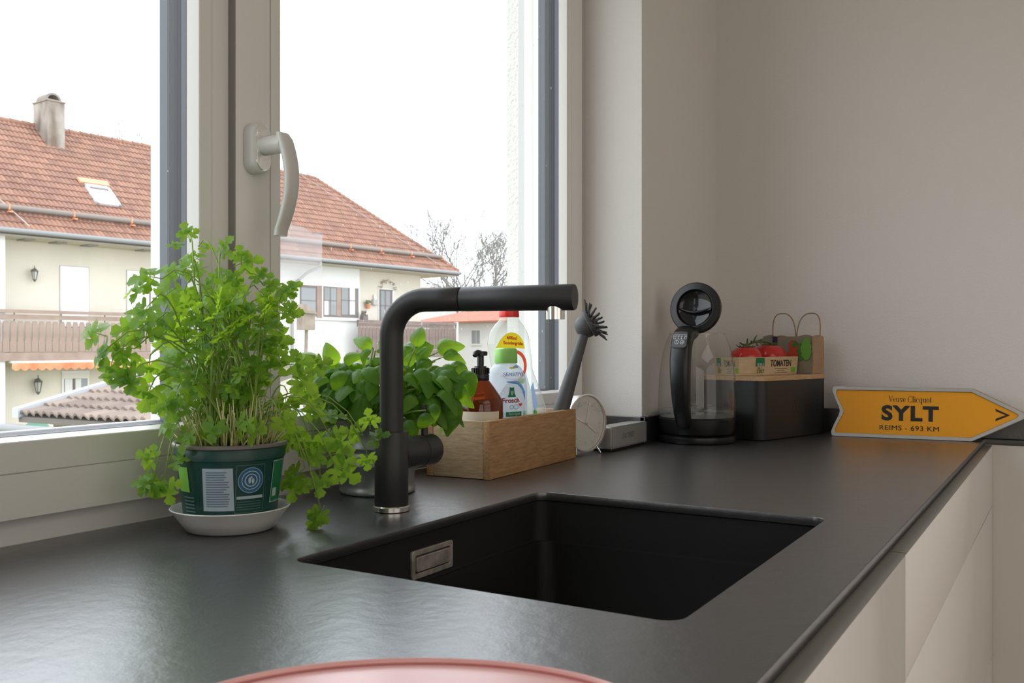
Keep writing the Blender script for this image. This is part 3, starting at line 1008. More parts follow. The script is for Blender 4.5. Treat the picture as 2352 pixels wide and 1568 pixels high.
# (u, v of the leaf base, length px, tip direction, depth)
BL = [(735, 850, 62, 140, 1.40), (722, 858, 60, 250, 1.38), (740, 846, 50, 20, 1.42), (772, 842, 52, 110, 1.40), (778, 845, 66, 285, 1.36), (790, 838, 44, 40, 1.40), (765, 850, 50, 190, 1.40), (800, 862, 56, 350, 1.38), (825, 870, 60, 30, 1.40), (748, 870, 52, 260, 1.37),
      (858, 800, 44, 150, 1.40), (856, 800, 46, 230, 1.38), (862, 805, 30, 350, 1.40), (868, 798, 34, 40, 1.41),
      (954, 800, 46, 75, 1.40), (950, 800, 42, 200, 1.38), (957, 797, 34, 20, 1.41),
      (985, 815, 62, 150, 1.44), (1000, 812, 60, 30, 1.44), (1000, 830, 60, 200, 1.42), (1012, 822, 54, 10, 1.43), (1030, 835, 54, 330, 1.43), (1050, 840, 56, 215, 1.41), (1060, 848, 58, 300, 1.42), (1072, 850, 60, 282, 1.42), (1045, 870, 62, 260, 1.40), (1035, 885, 70, 245, 1.40), (1020, 870, 62, 200, 1.39), (1052, 880, 54, 285, 1.41),
      (1040, 905, 66, 270, 1.39), (1020, 910, 62, 250, 1.39), (985, 870, 60, 260, 1.38), (975, 895, 62, 280, 1.37), (965, 915, 56, 240, 1.36), (1000, 930, 56, 300, 1.38), (955, 870, 58, 160, 1.38), (940, 850, 56, 100, 1.42), (960, 840, 52, 60, 1.43), (990, 845, 60, 300, 1.40), (1010, 855, 56, 330, 1.40),
      (978, 942, 50, 265, 1.29), (985, 925, 46, 300, 1.30), (930, 960, 52, 300, 1.30), (925, 955, 50, 200, 1.32), (935, 985, 46, 280, 1.30), (1035, 930, 60, 285, 1.39), (1048, 948, 52, 240, 1.39), (860, 930, 50, 240, 1.36), (840, 905, 56, 200, 1.36), (820, 900, 58, 300, 1.35), (800, 905, 56, 240, 1.35), (850, 890, 54, 60, 1.38), (780, 900, 56, 200, 1.36), (765, 920, 54, 260, 1.36)]
rb_ = random.Random(33)
def b_leaf(u, v, s, a, t):
    pos = at(u, v, t)
    a = R(a)
    tip = right_v * math.cos(a) + upv * math.sin(a) - fwd_v * rb_.uniform(-.3, .5)
    nrm = -fwd_v * rb_.uniform(.3, .9) + upv * rb_.uniform(.3, 1.0) + right_v * rb_.uniform(-.4, .4)
    leaf_place('basil_leaf', rb_.choice(BMESH), bas, pos, s / 2144 * t * 1.06, tip, nrm)
    return pos
bk = [b_leaf(*p) for p in BL]
for k in range(230):
    x, y, z = rb_.uniform(-1, 1), rb_.uniform(-1, 1), rb_.uniform(-1, 1)
    if x * x + y * y > 1:
        continue
    u, v, t = 868 + 175 * x + (20 if x > 0 else 0), 890 - 48 * z + 22 * abs(x), 1.407 + .072 * y
    if u > 1020 or (v > 930 and 770 < u < 950):
        continue
    if t > 1.45: t = 1.45
    pos = at(u, v, t)
    if pos.y > .935: pos.y = .935
    out = right_v * x + fwd_v * y * .8
    tip = out + Vector((rb_.uniform(-.5, .5), rb_.uniform(-.5, .5), rb_.uniform(-.6, .35)))
    nrm = upv + Vector((rb_.uniform(-.4, .4), rb_.uniform(-.5, .3), 0)) - fwd_v * .25
    leaf_place('basil_leaf', rb_.choice(BMESH), bas, pos, rb_.uniform(42, 64) / 2144 * t, tip, nrm)
    bk.append(pos)
rt = Vector(bas.location)
for k, p in enumerate(bk):
    if k % 2:
        continue
    a = rb_.uniform(0, 2 * math.pi)
    base = Vector((BX + math.cos(a) * .04 * rb_.random(), BY + math.sin(a) * .04 * rb_.random(), WT + .094))
    p = Vector(p)
    hor = Vector((p.x - base.x, p.y - base.y, 0))
    c1 = base + hor * .35 + upv * max(.03, (p.z - base.z) * .8)
    pts = [base * (1 - f) ** 2 + c1 * 2 * f * (1 - f) + p * f * f for f in [q / 6 for q in range(7)]]
    MB().tube([x - rt for x in pts], [.0020 - .0009 * q / 6 for q in range(7)], 6).build('stem', STEMG, bas, 180)

# ------------------------------------------------------------------ wooden crate with cleaning things
OAK = wood_mat('crate_wood', (.30, .155, .062), (.50, .30, .145), 26, (1.0, 9, 9), .6)
OAK_END = wood_mat('crate_wood_pale', (.36, .24, .135), (.55, .41, .27), 30, (9, 1.2, 9), .65)
CZ = math.atan2(.0192, .3461)
crate = thing('wooden_crate', 'open wooden crate holding the soap bottles beside the mixer tap', 'crate', (1.2861, .8138, WT + .0003), CZ)
LC, DC, HC, TC = .3466, .1225, .0958, .0125
MB().cbox(0, LC, 0, TC, 0, HC, .0012).build('front_board', OAK, crate, 30)
MB().cbox(0, LC, DC - TC, DC, 0, HC, .0012).build('back_board', OAK, crate, 30)
MB().cbox(.0006, TC, TC + .0004, DC - TC - .0004, .0005, HC - .0006, .0010).build('end_board', OAK_END, crate, 30)
MB().cbox(LC - TC, LC - .0006, TC + .0004, DC - TC - .0004, .0005, HC - .0006, .0010).build('end_board', OAK_END, crate, 30)
MB().box(TC + .0003, LC - TC - .0003, TC + .0003, DC - TC - .0003, .001, .009).build('bottom_board', OAK_END, crate)
IN = WT + .0096        # top of the crate's bottom board

# amber pump bottle
AMB = thin_clear('amber_glass', (.42, .14, .012), 1.5, .03, haze=.08, haze_col=(.30, .10, .012), gloss=1.2)
amb = thing('pump_bottle', 'brown glass pump bottle with a black dispenser in the wooden crate', 'bottle', (1.3480, .872, IN))
MB().lathe([(.036, 0), (.0385, .002), (.0392, .006), (.0392, .108), (.0385, .113), (.0365, .119), (.0320, .127), (.0250, .137), (.0175, .147), (.0135, .152), (.0125, .156), (.0125, .162)], 48).build('bottle', AMB, amb, 60)
MB().lathe([(.034, .003), (.0365, .004), (.0368, .078), (.0366, .0785)], 40).build('soap_fill', thin_clear('amber_soap', (.34, .10, .01), 1.33, .05, haze=.25, haze_col=(.16, .05, .008), gloss=.5), amb, 60)
pl = MB().lathe([(.0145, .150), (.0152, .151), (.0152, .160), (.0142, .1615), (.0142, .172), (.0136, .1725)], 32)
for k in range(24):
    a = 2 * math.pi * k / 24
    pl.box(.0138, .0157, -.0008, .0008, .162, .1715, Matrix.Rotation(a, 4, 'Z'))
pu = pl.build('pump_collar', BLACK, amb, 40)
MB().lathe([(.0105, .1725), (.0105, .175), (.0060, .1755), (.0060, .192), (.0060, .194)], 24).build('pump_stem', BLACK, pu, 40)
nz_ = MB()
nz_.lathe([(.0060, .192), (.0120, .1930), (.0125, .1985), (.0110, .2003), (.003, .2010)], 28)
nz_.tube([(0, 0, .1965), (-.014, -.002, .1985), (-.020, -.003, .1965), (-.023, -.0035, .1925)], [.0055, .0052, .0048, .0042], 12)
nz_.build('pump_head', BLACK, pu, 50)
PAPER = pbsdf('cream_label', (.66, .61, .50), .7)
q = MB()
n = 22
for k in range(n):
    a0, a1 = R(-235 + 118 * k / n), R(-235 + 118 * (k + 1) / n)
    q.quad((.0396 * math.cos(a0), .0396 * math.sin(a0), .022), (.0396 * math.cos(a1), .0396 * math.sin(a1), .022), (.0396 * math.cos(a1), .0396 * math.sin(a1), .099), (.0396 * math.cos(a0), .0396 * math.sin(a0), .099))
q.build('label', PAPER, amb, 180, label='cream paper label').rotation_euler = (0, 0, R(22))

def superellipse(cx, hw, hd, z, n=36, p=2.6, cy_=0.0):
    r_ = []
    for k in range(n):
        a = 2 * math.pi * k / n
        c_, s_ = math.cos(a), math.sin(a)
        r_.append(Vector((cx + hw * math.copysign(abs(c_) ** (2 / p), c_), cy_ + hd * math.copysign(abs(s_) ** (2 / p), s_), z)))
    return r_

# small bottle with the green cap
sb = thing('soap_bottle', 'small clear soap bottle with a bright green cap and frog emblem', 'bottle', (1.4300, .8705, IN), R(-19))
CLEAR_S = thin_clear('bottle_clear_blue', (.86, .90, .96), 1.45, .05, haze=.38, haze_col=(.86, .90, .96), gloss=.8)
prof_s = [(.0, .038, .019, 0), (.0, .042, .022, .004), (0, .0432, .0225, .02), (0, .0432, .0225, .120), (0, .0425, .0225, .138), (0, .0405, .0218, .150), (0, .0370, .0205, .160), (0, .0315, .0190, .168), (0, .0245, .0170, .174), (0, .0180, .0155, .1775), (0, .0165, .015, .181)]
MB().loft([superellipse(a, b_, c_, z) for a, b_, c_, z in prof_s]).build('bottle', CLEAR_S, sb, 60)
CAPG = pbsdf('cap_green', (.30, .66, .16), .35)
MB().loft([superellipse(0, b_, c_, z, 32, 2.6) for b_, c_, z in ((.0200, .0165, .1785), (.0207, .0170, .1795), (.0205, .0165, .199), (.0196, .0158, .2040), (.016, .013, .2060), (.006, .005, .2063))]).build('cap', CAPG, sb, 50, label='bright green cap')
ysurf = -.0226
def on_bottle(me, x, z, name, parent=None, lift=.0006, yfun=None, rot=0.0, label=None, fit=(1, 0, 1, 0)):
    """fix a flat mesh (x across, y up) on the bottle's front, following its curve"""
    ca, sa = math.cos(rot), math.sin(rot)
    for v in me.vertices:
        X, Y = v.co.x * ca - v.co.y * sa + x, v.co.x * sa + v.co.y * ca + z
        X, Y = X * fit[0] + fit[1], Y * fit[2] + fit[3]
        v.co = Vector((X, yfun(X, Y) - lift - v.co.z, Y))
    me.update()
    return place(name, me, parent, label=label)
def interp(tab, z, i):
    for (p, q_) in zip(tab, tab[1:]):
        if z <= q_[3]:
            f = max(0, min(1, (z - p[3]) / max(1e-6, q_[3] - p[3])))
            return p[i] + (q_[i] - p[i]) * f
    return tab[-1][i]
def front_y(tab, p=2.6):
    def fn(x, z):
        hw, hd, cx = interp(tab, z, 1), interp(tab, z, 2), interp(tab, z, 0)
        f = min(.985, abs(x - cx) / hw)
        return -hd * (1 - f ** p) ** (1 / p)
    return fn
fs_ = front_y(prof_s)
def blob(pts, m, name='print', depth=0.0):
    """flat polygon cut into a fan of short strips so that it follows a curved surface"""
    bm = bmesh.new()
    vs = [bm.verts.new((x, y, 0)) for x, y in pts]
    f = bm.faces.new(vs)
    bmesh.ops.triangulate(bm, faces=[f])
    bmesh.ops.subdivide_edges(bm, edges=bm.edges[:], cuts=2, use_grid_fill=True)
    me = bpy.data.meshes.new(name)
    bm.to_mesh(me)
    bm.free()
    me.materials.append(m)
    return me
def ell(cx, cy_, rx, ry, n=20, a0=0, a1=360):
    return [(cx + rx * math.cos(R(a0 + (a1 - a0) * k / n)), cy_ + ry * math.sin(R(a0 + (a1 - a0) * k / n))) for k in range(n if a1 - a0 == 360 else n + 1)]
def film_mat(name, col):
    """printed film: reflects and lets light through in its own colour"""
    m = pbsdf(name, col, .45)
    nt = m.node_tree
    pb = nt.nodes['Principled BSDF']
    tl = nt.nodes.new('ShaderNodeBsdfTranslucent')
    tl.inputs['Color'].default_value = (*col, 1)
    mx = nt.nodes.new('ShaderNodeMixShader')
    mx.inputs[0].default_value = .5
    nt.links.new(pb.outputs[0], mx.inputs[1])
    nt.links.new(tl.outputs[0], mx.inputs[2])
    nt.links.new(mx.outputs[0], nt.nodes['Material Output'].inputs[0])
    return m
B_WHITE = film_mat('label_white', (.74, .77, .78))
B_BLUE = film_mat('label_blue', (.16, .36, .60))
B_SKY = film_mat('label_sky', (.36, .50, .80))
B_GREEN = film_mat('label_green', (.02, .26, .10))
B_LGREEN = film_mat('label_pale_green', (.50, .66, .42))
B_RED = film_mat('label_red', (.55, .02, .02))
B_YEL = film_mat('label_yellow', (.92, .70, .03))
B_CORAL = film_mat('label_coral', (.80, .10, .05))
B_TEXT = film_mat('label_text_blue', (.22, .28, .50))
on_bottle(blob(ell(-.004, .036, .033, .072, 30, 0, 180) + [(-.037, .015), (.029, .015)], B_WHITE, 'label'), 0, 0, 'label', sb, .0005, fs_, 0.0, None, (.98, 0, .72, .0685))
lbl = lambda me, x, z, name='print', rot=0.0, lift=.0010, label=None: on_bottle(me, x, z, name, sb, lift, fs_, rot, label, (.86, 0, .72, .0685))
lbl(blob([(-.022, .1080), (.006, .1085), (.020, .100), (.031, .082), (.032, .058), (.020, .088), (.008, .101), (-.018, .1055)], B_BLUE), .001, 0)
lbl(blob([(-.022, .1085), (.010, .1100), (.020, .1045), (.004, .1062)], B_SKY), -.002, .0005, lift=.0013)
lbl(text_mesh('SENSITIVE', .0125, B_TEXT, .0001), .002, .1255, 'lettering')
lbl(blob([(-.011, .1420), (.002, .1455), (.008, .1405), (-.004, .1385)], B_YEL), 0, 0, lift=.0012)
lbl(blob([(-.002, .1405), (.006, .1475), (.013, .1485), (.018, .1440), (.012, .1400), (.006, .1425)], B_SKY), 0, 0, lift=.0013)
lbl(blob(ell(.020, .1100, .0105, .0085, 18, 150, 400), B_LGREEN), .001, 0)
for r_ in (.0098,):
    q = MB()
    for k in range(24):
        a, b_ = 2 * math.pi * k / 24, 2 * math.pi * (k + 1) / 24
        q.quad((r_ * math.cos(a), r_ * math.sin(a), 0), ((r_ - .0005) * math.cos(a), (r_ - .0005) * math.sin(a), 0), ((r_ - .0005) * math.cos(b_), (r_ - .0005) * math.sin(b_), 0), (r_ * math.cos(b_), r_ * math.sin(b_), 0))
    lbl(q.mesh('ring_print', B_SKY), .026, .086, 'ring_print')
# green frog emblem: head with two eye bumps, body, legs
fr = [ell(0, .0885, .0062, .0048), ell(-.0042, .0925, .0021, .0021, 12), ell(.0042, .0925, .0021, .0021, 12),
      [(-.0062, .0868), (.0062, .0868), (.0075, .0780), (.0105, .0725), (.0100, .0700), (-.0100, .0700), (-.0105, .0725), (-.0075, .0780)]]
for o_ in fr:
    lbl(blob(o_, B_GREEN), -.007, .0000, 'emblem', lift=.0015)
lbl(blob([(-.0042, .0855), (.0042, .0855), (.0030, .0745), (-.0030, .0745)], B_WHITE), -.007, 0, 'emblem', lift=.0019)
lbl(text_mesh('Frosch', .0165, B_RED, .0001, bold=.0004), -.009, .0615, 'lettering', lift=.0014)
lbl(blob([(.0, .006), (-.0055, .0115), (-.0045, .0150), (0, .0138), (.0045, .0150), (.0055, .0115)], B_CORAL), .0165, .0395, 'heart', lift=.0014)
P_MINT = film_mat('label_mint', (.46, .62, .60))
for cx_2, rr2 in ((-.0065, .0058), (.0055, .0068)):
    q = MB()
    for k in range(20):
        a, b_ = 2 * math.pi * k / 20, 2 * math.pi * (k + 1) / 20
        q.quad((rr2 * math.cos(a), rr2 * math.sin(a), 0), ((rr2 - .0024) * math.cos(a), (rr2 - .0024) * math.sin(a), 0), ((rr2 - .0024) * math.cos(b_), (rr2 - .0024) * math.sin(b_), 0), (rr2 * math.cos(b_), rr2 * math.sin(b_), 0))
    lbl(q.mesh('curl_print', P_MINT), cx_2 - .001, .0455, 'curl_print', lift=.0013)
lbl(blob([(-.020, .022), (.022, .022), (.022, .034), (-.020, .034)], B_GREEN), -.002, 0, lift=.0012)
lbl(text_mesh('Reiniger', .0095, B_WHITE, .0001), 0, .0285, 'lettering', lift=.0017)
lbl(blob([(.026, .022), (.037, .022), (.037, .034), (.026, .034)], B_LGREEN), 0, 0)

# tall clear bottle
tb = thing('dish_soap_bottle', 'tall clear dish soap bottle with a red cap at the back of the crate', 'bottle', (1.532, .9010, IN), R(-14))
CLEAR_T = thin_clear('bottle_clear', (.95, .97, .95), 1.40, .04, haze=.22, haze_col=(.90, .93, .91), gloss=1.0)
prof_t = [(.014, .053, .022, 0), (.014, .058, .026, .004), (.014, .0585, .027, .03), (.012, .0565, .027, .07), (.004, .0520, .026, .105), (-.008, .0475, .025, .135), (-.021, .0445, .025, .165), (-.027, .0465, .025, .195), (-.030, .0475, .0245, .212), (-.0305, .0455, .023, .226), (-.030, .040, .021, .238), (-.0295, .031, .019, .248), (-.0295, .022, .017, .255), (-.0295, .0178, .016, .260), (-.0295, .0165, .0155, .268)]
MB().loft([superellipse(a, b_, c_, z) for a, b_, c_, z in prof_t]).build('bottle', CLEAR_T, tb, 60)
MB().lathe([(.0185, .2635), (.0190, .265), (.0178, .281), (.0165, .283), (.005, .2835)], 32, Matrix.Translation((-.0295, 0, 0))).build('cap', pbsdf('cap_red', (.72, .025, .02), .3), tb, 40, label='red cap')
MB().loft([superellipse(a, b_ - .003, c_ - .003, z) for a, b_, c_, z in ((.014, .0570, .026, .004), (.012, .0560, .027, .07), (.009, .054, .0265, .082))]).build('soap_fill', thin_clear('soap_liquid', (.90, .95, .93), 1.33, .02, haze=.1, haze_col=(.85, .9, .88), gloss=.4), tb, 60)
ft = front_y(prof_t)
lt = lambda me, x, z, name='print', rot=0.0, lift=.0010, label=None: on_bottle(me, x, z, name, tb, lift, ft, rot, label, (1, -.020, .92, .040))
lt(blob([(-.024 + .031 * math.cos(R(a)), .176 + .0355 * math.sin(R(a))) for a in range(4, 174, 10)] + [(-.055, .177), (-.040, .1795), (-.015, .1800)], B_YEL, 'label'), 0, 0, 'label', label='yellow label field')
lt(text_mesh('600ml', .0095, B_CORAL, .0001, bold=.00025), -.026, .2000, 'lettering', R(-4), .0016)
lt(text_mesh('Sondergröße', .0088, B_CORAL, .0001, bold=.00025), -.022, .1895, 'lettering', R(-3), .0016)
q = []
for k in range(15):
    a = R(110 - 250 * k / 14)
    q.append((-.019 + .031 * math.cos(a), .145 + .031 * math.sin(a)))
q2 = [(-.021 + .025 * math.cos(R(110 - 250 * k / 14)), .143 + .0265 * math.sin(R(110 - 250 * k / 14))) for k in range(15)]
for k in range(14):
    lt(blob([q[k], q[k + 1], q2[k + 1], q2[k]], B_CORAL), 0, 0, 'red_arc')
lt(blob([(.030, .045), (.040, .062), (.030, .110), (.022, .100)], B_SKY), 0, 0)
lt(blob([(.026, .010), (.050, .010), (.036, .052), (.028, .052)], film_mat('label_leaf_green', (.10, .42, .06))), 0, 0)
lt(blob([(-.045, .020), (.028, .020), (.024, .090), (.010, .130), (-.045, .130)], film_mat('label_frost', (.78, .84, .84)), 'label'), 0, 0, 'label', lift=.0004)

# dish brush leaning in the crate
br0, br1 = Vector((1.5770, .8640, IN + .006)), Vector((1.6600, .8290, WT + .244))
brush = thing('dish_brush', 'dark grey dish brush standing head up in the wooden crate', 'brush', tuple(br0))
BRUSH = pbsdf('brush_grey', (.060, .060, .062), .5)
ax = br1 - br0
dirb = ax.normalized()
pts = [ax * f for f in (0, .04, .35, .6, .8, 1.0)]
MB().tube(pts, [.009, .0125, .0160, .0135, .0110, .0098], 22).build('handle', BRUSH, brush, 50)
hc = ax + dirb * .016
MB().sphere(tuple(hc), .0238, 28, 18).build('head', BRUSH, brush, 180)
face = (right_v * .86 - fwd_v * .10 + upv * .48).normalized()
s1 = face.cross(fwd_v).normalized()
s2 = face.cross(s1).normalized()
dk = MB()
Md = frame_M(hc + face * .006, s1, s2)
if (Md.to_3x3() @ Vector((0, 0, 1))).dot(face) < 0:
    Md = frame_M(hc + face * .006, s2, s1)
dk.lathe([(.0260, -.002), (.0282, .0), (.0278, .006), (.022, .0105), (.004, .0125)], 28, Md)
dk.build('bristle_disc', BRUSH, brush, 50)
bri = MB()
rbr = random.Random(9)
for ring_r, ntuft, tilt in ((.006, 4, .15), (.013, 8, .45), (.0195, 12, .80), (.0245, 16, 1.15)):
    for k in range(ntuft):
        a = 2 * math.pi * (k + .5 * (ntuft % 8 == 0)) / ntuft
        p0 = Vector((math.cos(a) * ring_r, math.sin(a) * ring_r, .006))
        d_ = Vector((math.cos(a) * math.sin(tilt), math.sin(a) * math.sin(tilt), math.cos(tilt)))
        L_ = .0235 + rbr.uniform(-.0015, .002)
        for q in range(4):
            o = Vector((rbr.uniform(-.0011, .0011), rbr.uniform(-.0011, .0011), 0))
            bri.tube([p0 + o, p0 + o * 1.3 + d_ * L_], [.0010, .0009], 5, Md)
bri.build('bristles', pbsdf('bristle_black', (.030, .030, .031), .55), brush, 60, kind='stuff')

# ------------------------------------------------------------------ round clock
clk = thing('alarm_clock', 'round silver rimmed clock with a clear front beside the crate', 'clock', (1.6905, .8405, WT + .0003), math.atan2(-.959, -.276) + R(90))
RC = .0590
zc = RC + .0045
MC = Matrix.Translation((0, 0, zc)) @ Matrix.Rotation(R(90), 4, 'X')       # lathe axis towards the room (-y)
MB().lathe([(RC - .010, -.0285), (RC - .005, -.0280), (RC - .004, -.002), (RC - .004, -.0015)], 56, MC).build('case', pbsdf('clock_white', (.78, .78, .76), .4), clk, 40, label='white case')
MB().lathe([(RC - .0045, -.002), (RC - .001, -.001), (RC, .0015), (RC - .0006, .0038), (RC - .0028, .0042), (RC - .0036, .002), (RC - .0036, -.001)], 64, MC, cap0=False, cap1=False).build('rim', pbsdf('rim_bright', (.90, .89, .87), .22, 1.0), clk, 50, label='shiny chrome rim')
dial = MB().lathe([(.0002, -.0008), (RC - .0040, -.0008)], 56, MC, cap0=False, cap1=False).build('dial', pbsdf('dial_grey', (.66, .65, .60), .35, 0.0), clk, 180)
MB().lathe([(.0002, .0016), (RC - .0034, .0016)], 56, MC, cap0=False, cap1=False).build('front_glass', thin_clear('clock_glass', (.98, .98, .98), 1.5, .02), clk, 180)
mk = MB()
rc_ = random.Random(2)
for k in range(60):
    a = math.pi / 6 * k / 5
    for q in range(2 if k % 5 else 5):
        rr2 = RC - .012 - rc_.uniform(0, .010)
        da = rc_.uniform(-.06, .06)
        mk.sphere((rr2 * math.sin(a + da), -.0003, zc + rr2 * math.cos(a + da)), rc_.uniform(.0004, .0009), 6, 4)
mk.build('glitter_marks', pbsdf('glitter', (.85, .84, .80), .12, 1.0), dial, 180, kind='stuff')
def hand(ang, L_, w_):
    M = Matrix.Translation((0, -.0004, zc)) @ Matrix.Rotation(R(ang), 4, 'Y')
    MB().cbox(-w_, w_, -.0006, .0004, -.008, L_, .0003, M).build('clock_hand', WHITE, clk, 30)
hand(14, .044, .0011)
hand(-68, .030, .0018)
hand(124, .036, .0016)
MB().lathe([(.0035, -.0005), (.0032, .0012), (.001, .0014)], 16, MC).build('hand_hub', CHROME, clk, 40)
for sgn in (-1, 1):
    MB().tube([(sgn * .030, -.001, zc - RC * .87 + .004), (sgn * .0365, -.007, .0018)], [.0024, .0018], 10).build('foot', CHROME, clk, 50)

# ------------------------------------------------------------------ loudspeaker
spk = thing('loudspeaker', 'flat silver grey loudspeaker lying by the window reveal behind the clock', 'loudspeaker', (1.848, .838, WT + .0003))
SILV = pbsdf('speaker_silver', (.42, .42, .41), .36, .6, bump=(900, .3, .0004))
rings = []
for y, e in ((-.024, .0025), (-.0232, .0006), (-.020, 0), (.020, 0), (.0232, .0008), (.024, .003)):
    tp = -.0025 * (y + .024) / .048
    rings.append([Vector((x, y, z)) for x, z in rrect(-.0955 + e, .0945 - e, .0045 + e, .0515 - e + tp, .0045, 4)])
MB().loft(rings).build('body', SILV, spk, 40)
MB().cbox(-.088, .087, -.020, .020, 0, .0046, .001).build('rubber_base', INK, spk)
grl = [(x, z) for x, z in rrect(-.0905, .0895, .0085, .0475, .004, 4)]
MB().prism([(x, z) for x, z in grl], 0, .0008, frame_M((0, -.0241, 0), (1, 0, 0), (0, 0, 1))).build('front_grille', pbsdf('grille_silver', (.40, .40, .39), .45, .5, bump=(1500, .8, .0006)), spk, 30)
place('lettering', text_mesh('BOSE', .0155, pbsdf('speaker_letter', (.30, .30, .30), .4, .5), .0005, bold=.0006, shear=.28, sx=1.7), spk, frame_M((-.012, -.0252, .0285), (1, 0, 0), (0, 0, 1)))

# ------------------------------------------------------------------ kettle
KX, KY = 2.0505, .736
HA = math.atan2(-KY, -KX) - R(17)                 # the handle's direction, towards the room
ket = thing('kettle', 'black and glass electric kettle with its lid open', 'kettle', (KX, KY, WT + .0003), HA)
KB = pbsdf('kettle_black', (.006, .006, .0065), .33)
MB().lathe([(.080, 0), (.0855, .002), (.0872, .008), (.0862, .015), (.080, .0185), (.07, .0195)], 64).build('power_base', KB, ket, 40)
MB().lathe([(.079, .0200), (.0825, .021), (.0845, .026), (.0872, .050), (.0876, .0545), (.086, .0565)], 64).build('lower_body', KB, ket, 40)
KG = thin_clear('kettle_glass', (.975, .98, .975), 1.45, .0, haze=.025, haze_col=(.85, .85, .83), gloss=1.5)
kg = [(.0866, .0560), (.0880, .058), (.0884, .075), (.0878, .11), (.0862, .145), (.083, .175), (.0775, .205), (.0700, .228), (.0635, .2435), (.0630, .2465)]
MB().lathe(kg, 72, cap0=False, cap1=False).build('glass_body', KG, ket, 180)
MB().lathe([(.0630, .2440), (.0640, .2455), (.0632, .2475), (.0615, .2465), (.0618, .244)], 64, cap0=False, cap1=False).build('glass_rim', KG, ket, 180)
MB().lathe([(.0860, .0570), (.0868, .060), (.0871, .0735), (.0870, .0738)], 64).build('water', thin_clear('water', (.90, .93, .93), 1.33, .0, haze=.08, haze_col=(.7, .75, .75), gloss=2.0), ket, 180)
MB().lathe([(.002, .0572), (.080, .0572), (.0855, .0580)], 48, cap0=False, cap1=False).build('heating_plate', STEEL, ket, 180)
# handle (local +x points to the room)
hp = [(.060, .248), (.078, .2465), (.0955, .241), (.108, .229), (.1165, .211), (.1215, .185), (.1225, .155), (.1205, .125), (.1150, .095), (.1065, .068), (.0960, .048), (.0890, .0425)]
rings = []
for k, (x, z) in enumerate(hp):
    f = k / (len(hp) - 1)
    dx = hp[min(k + 1, len(hp) - 1)][0] - hp[max(k - 1, 0)][0]
    dz = hp[min(k + 1, len(hp) - 1)][1] - hp[max(k - 1, 0)][1]
    L_ = math.hypot(dx, dz)
    nx_, nz2 = -dz / L_, dx / L_           # outward normal in the handle's plane
    hw_ = .0225 - .0085 * max(0, (f - .45) / .55) ** 1.4
    th_ = .0165 - .006 * max(0, (f - .6) / .4)
    if k == 0: th_ = .011
    ring_ = []
    for q in range(24):
        a = 2 * math.pi * q / 24
        c_, s_ = math.cos(a), math.sin(a)
        cc = math.copysign(abs(c_) ** .6, c_) * th_
        ss = math.copysign(abs(s_) ** .6, s_) * hw_
        ring_.append(Vector((x + nx_ * cc, ss, z + nz2 * cc)))
    rings.append(ring_)
kh = MB().loft(rings).build('handle', KB, ket, 60)
MB().cbox(.055, .075, -.02, .02, .2375, .2525, .004).build('lid_hinge', KB, ket, 40)
MB().cbox(.084, .112, -.009, .009, .055, .075, .003).build('handle_foot', KB, kh, 40)
# control panel on the upper outside of the handle
icon = pbsdf('panel_white', (.62, .62, .62), .4) if False else pbsdf('icon_white', (.62, .62, .62), .4)
px_, pz_ = .1150, .2270
tv = Vector((.0085, 0, -.018)).normalized()          # down along the handle
nv = Vector((.018, 0, .0085)).normalized()
Mp = frame_M(Vector((px_, 0, pz_)) + nv * .0108, (0, 1, 0), -tv)
pan = place('control_panel', curve_mesh('control_panel', [rrect(-.0165, .0165, -.019, .019, .006, 5)], .0016, pbsdf('panel_gloss', (.02, .02, .022), .12), .0004), kh, Mp)
# sits at the third level: the print is one piece
pb_ = MB()
def pline(x0, x1, y0, y1):
    pb_.box(x0, x1, y0, y1, .0021, .0024)
for k in range(4):
    x = -.0105 + k * .007
    pline(x - .0024, x + .0024, .0075, .0088)
    pb_.lathe([(.0011, .0021), (.0011, .0024)], 10, Matrix.Translation((x, .0035, 0)))
for k in range(20):
    a = 2 * math.pi * k / 20
    for cx_2 in (-.006, .006):
        pb_.box(cx_2 + .0042 * math.cos(a) - .0005, cx_2 + .0042 * math.cos(a) + .0005, -.0065 + .0042 * math.sin(a) - .0005, -.0065 + .0042 * math.sin(a) + .0005, .0021, .0024)
pline(-.0066, -.0054, -.0070, -.0025); pline(.0038, .0082, -.0071, -.0060); pline(.0054, .0066, -.0065, -.0040)
ol, il = rrect(-.0150, .0150, .0005, .0125, .004, 5), rrect(-.0145, .0145, .0010, .0120, .0036, 5)
for k in range(len(ol)):
    k2 = (k + 1) % len(ol)
    pb_.quad((*ol[k], .0022), (*ol[k2], .0022), (*il[k2], .0022), (*il[k], .0022))
pm = pb_.mesh('panel_icons', icon)
pm.transform(Mp)
place('panel_icons', pm, kh, label='pale touch icons')
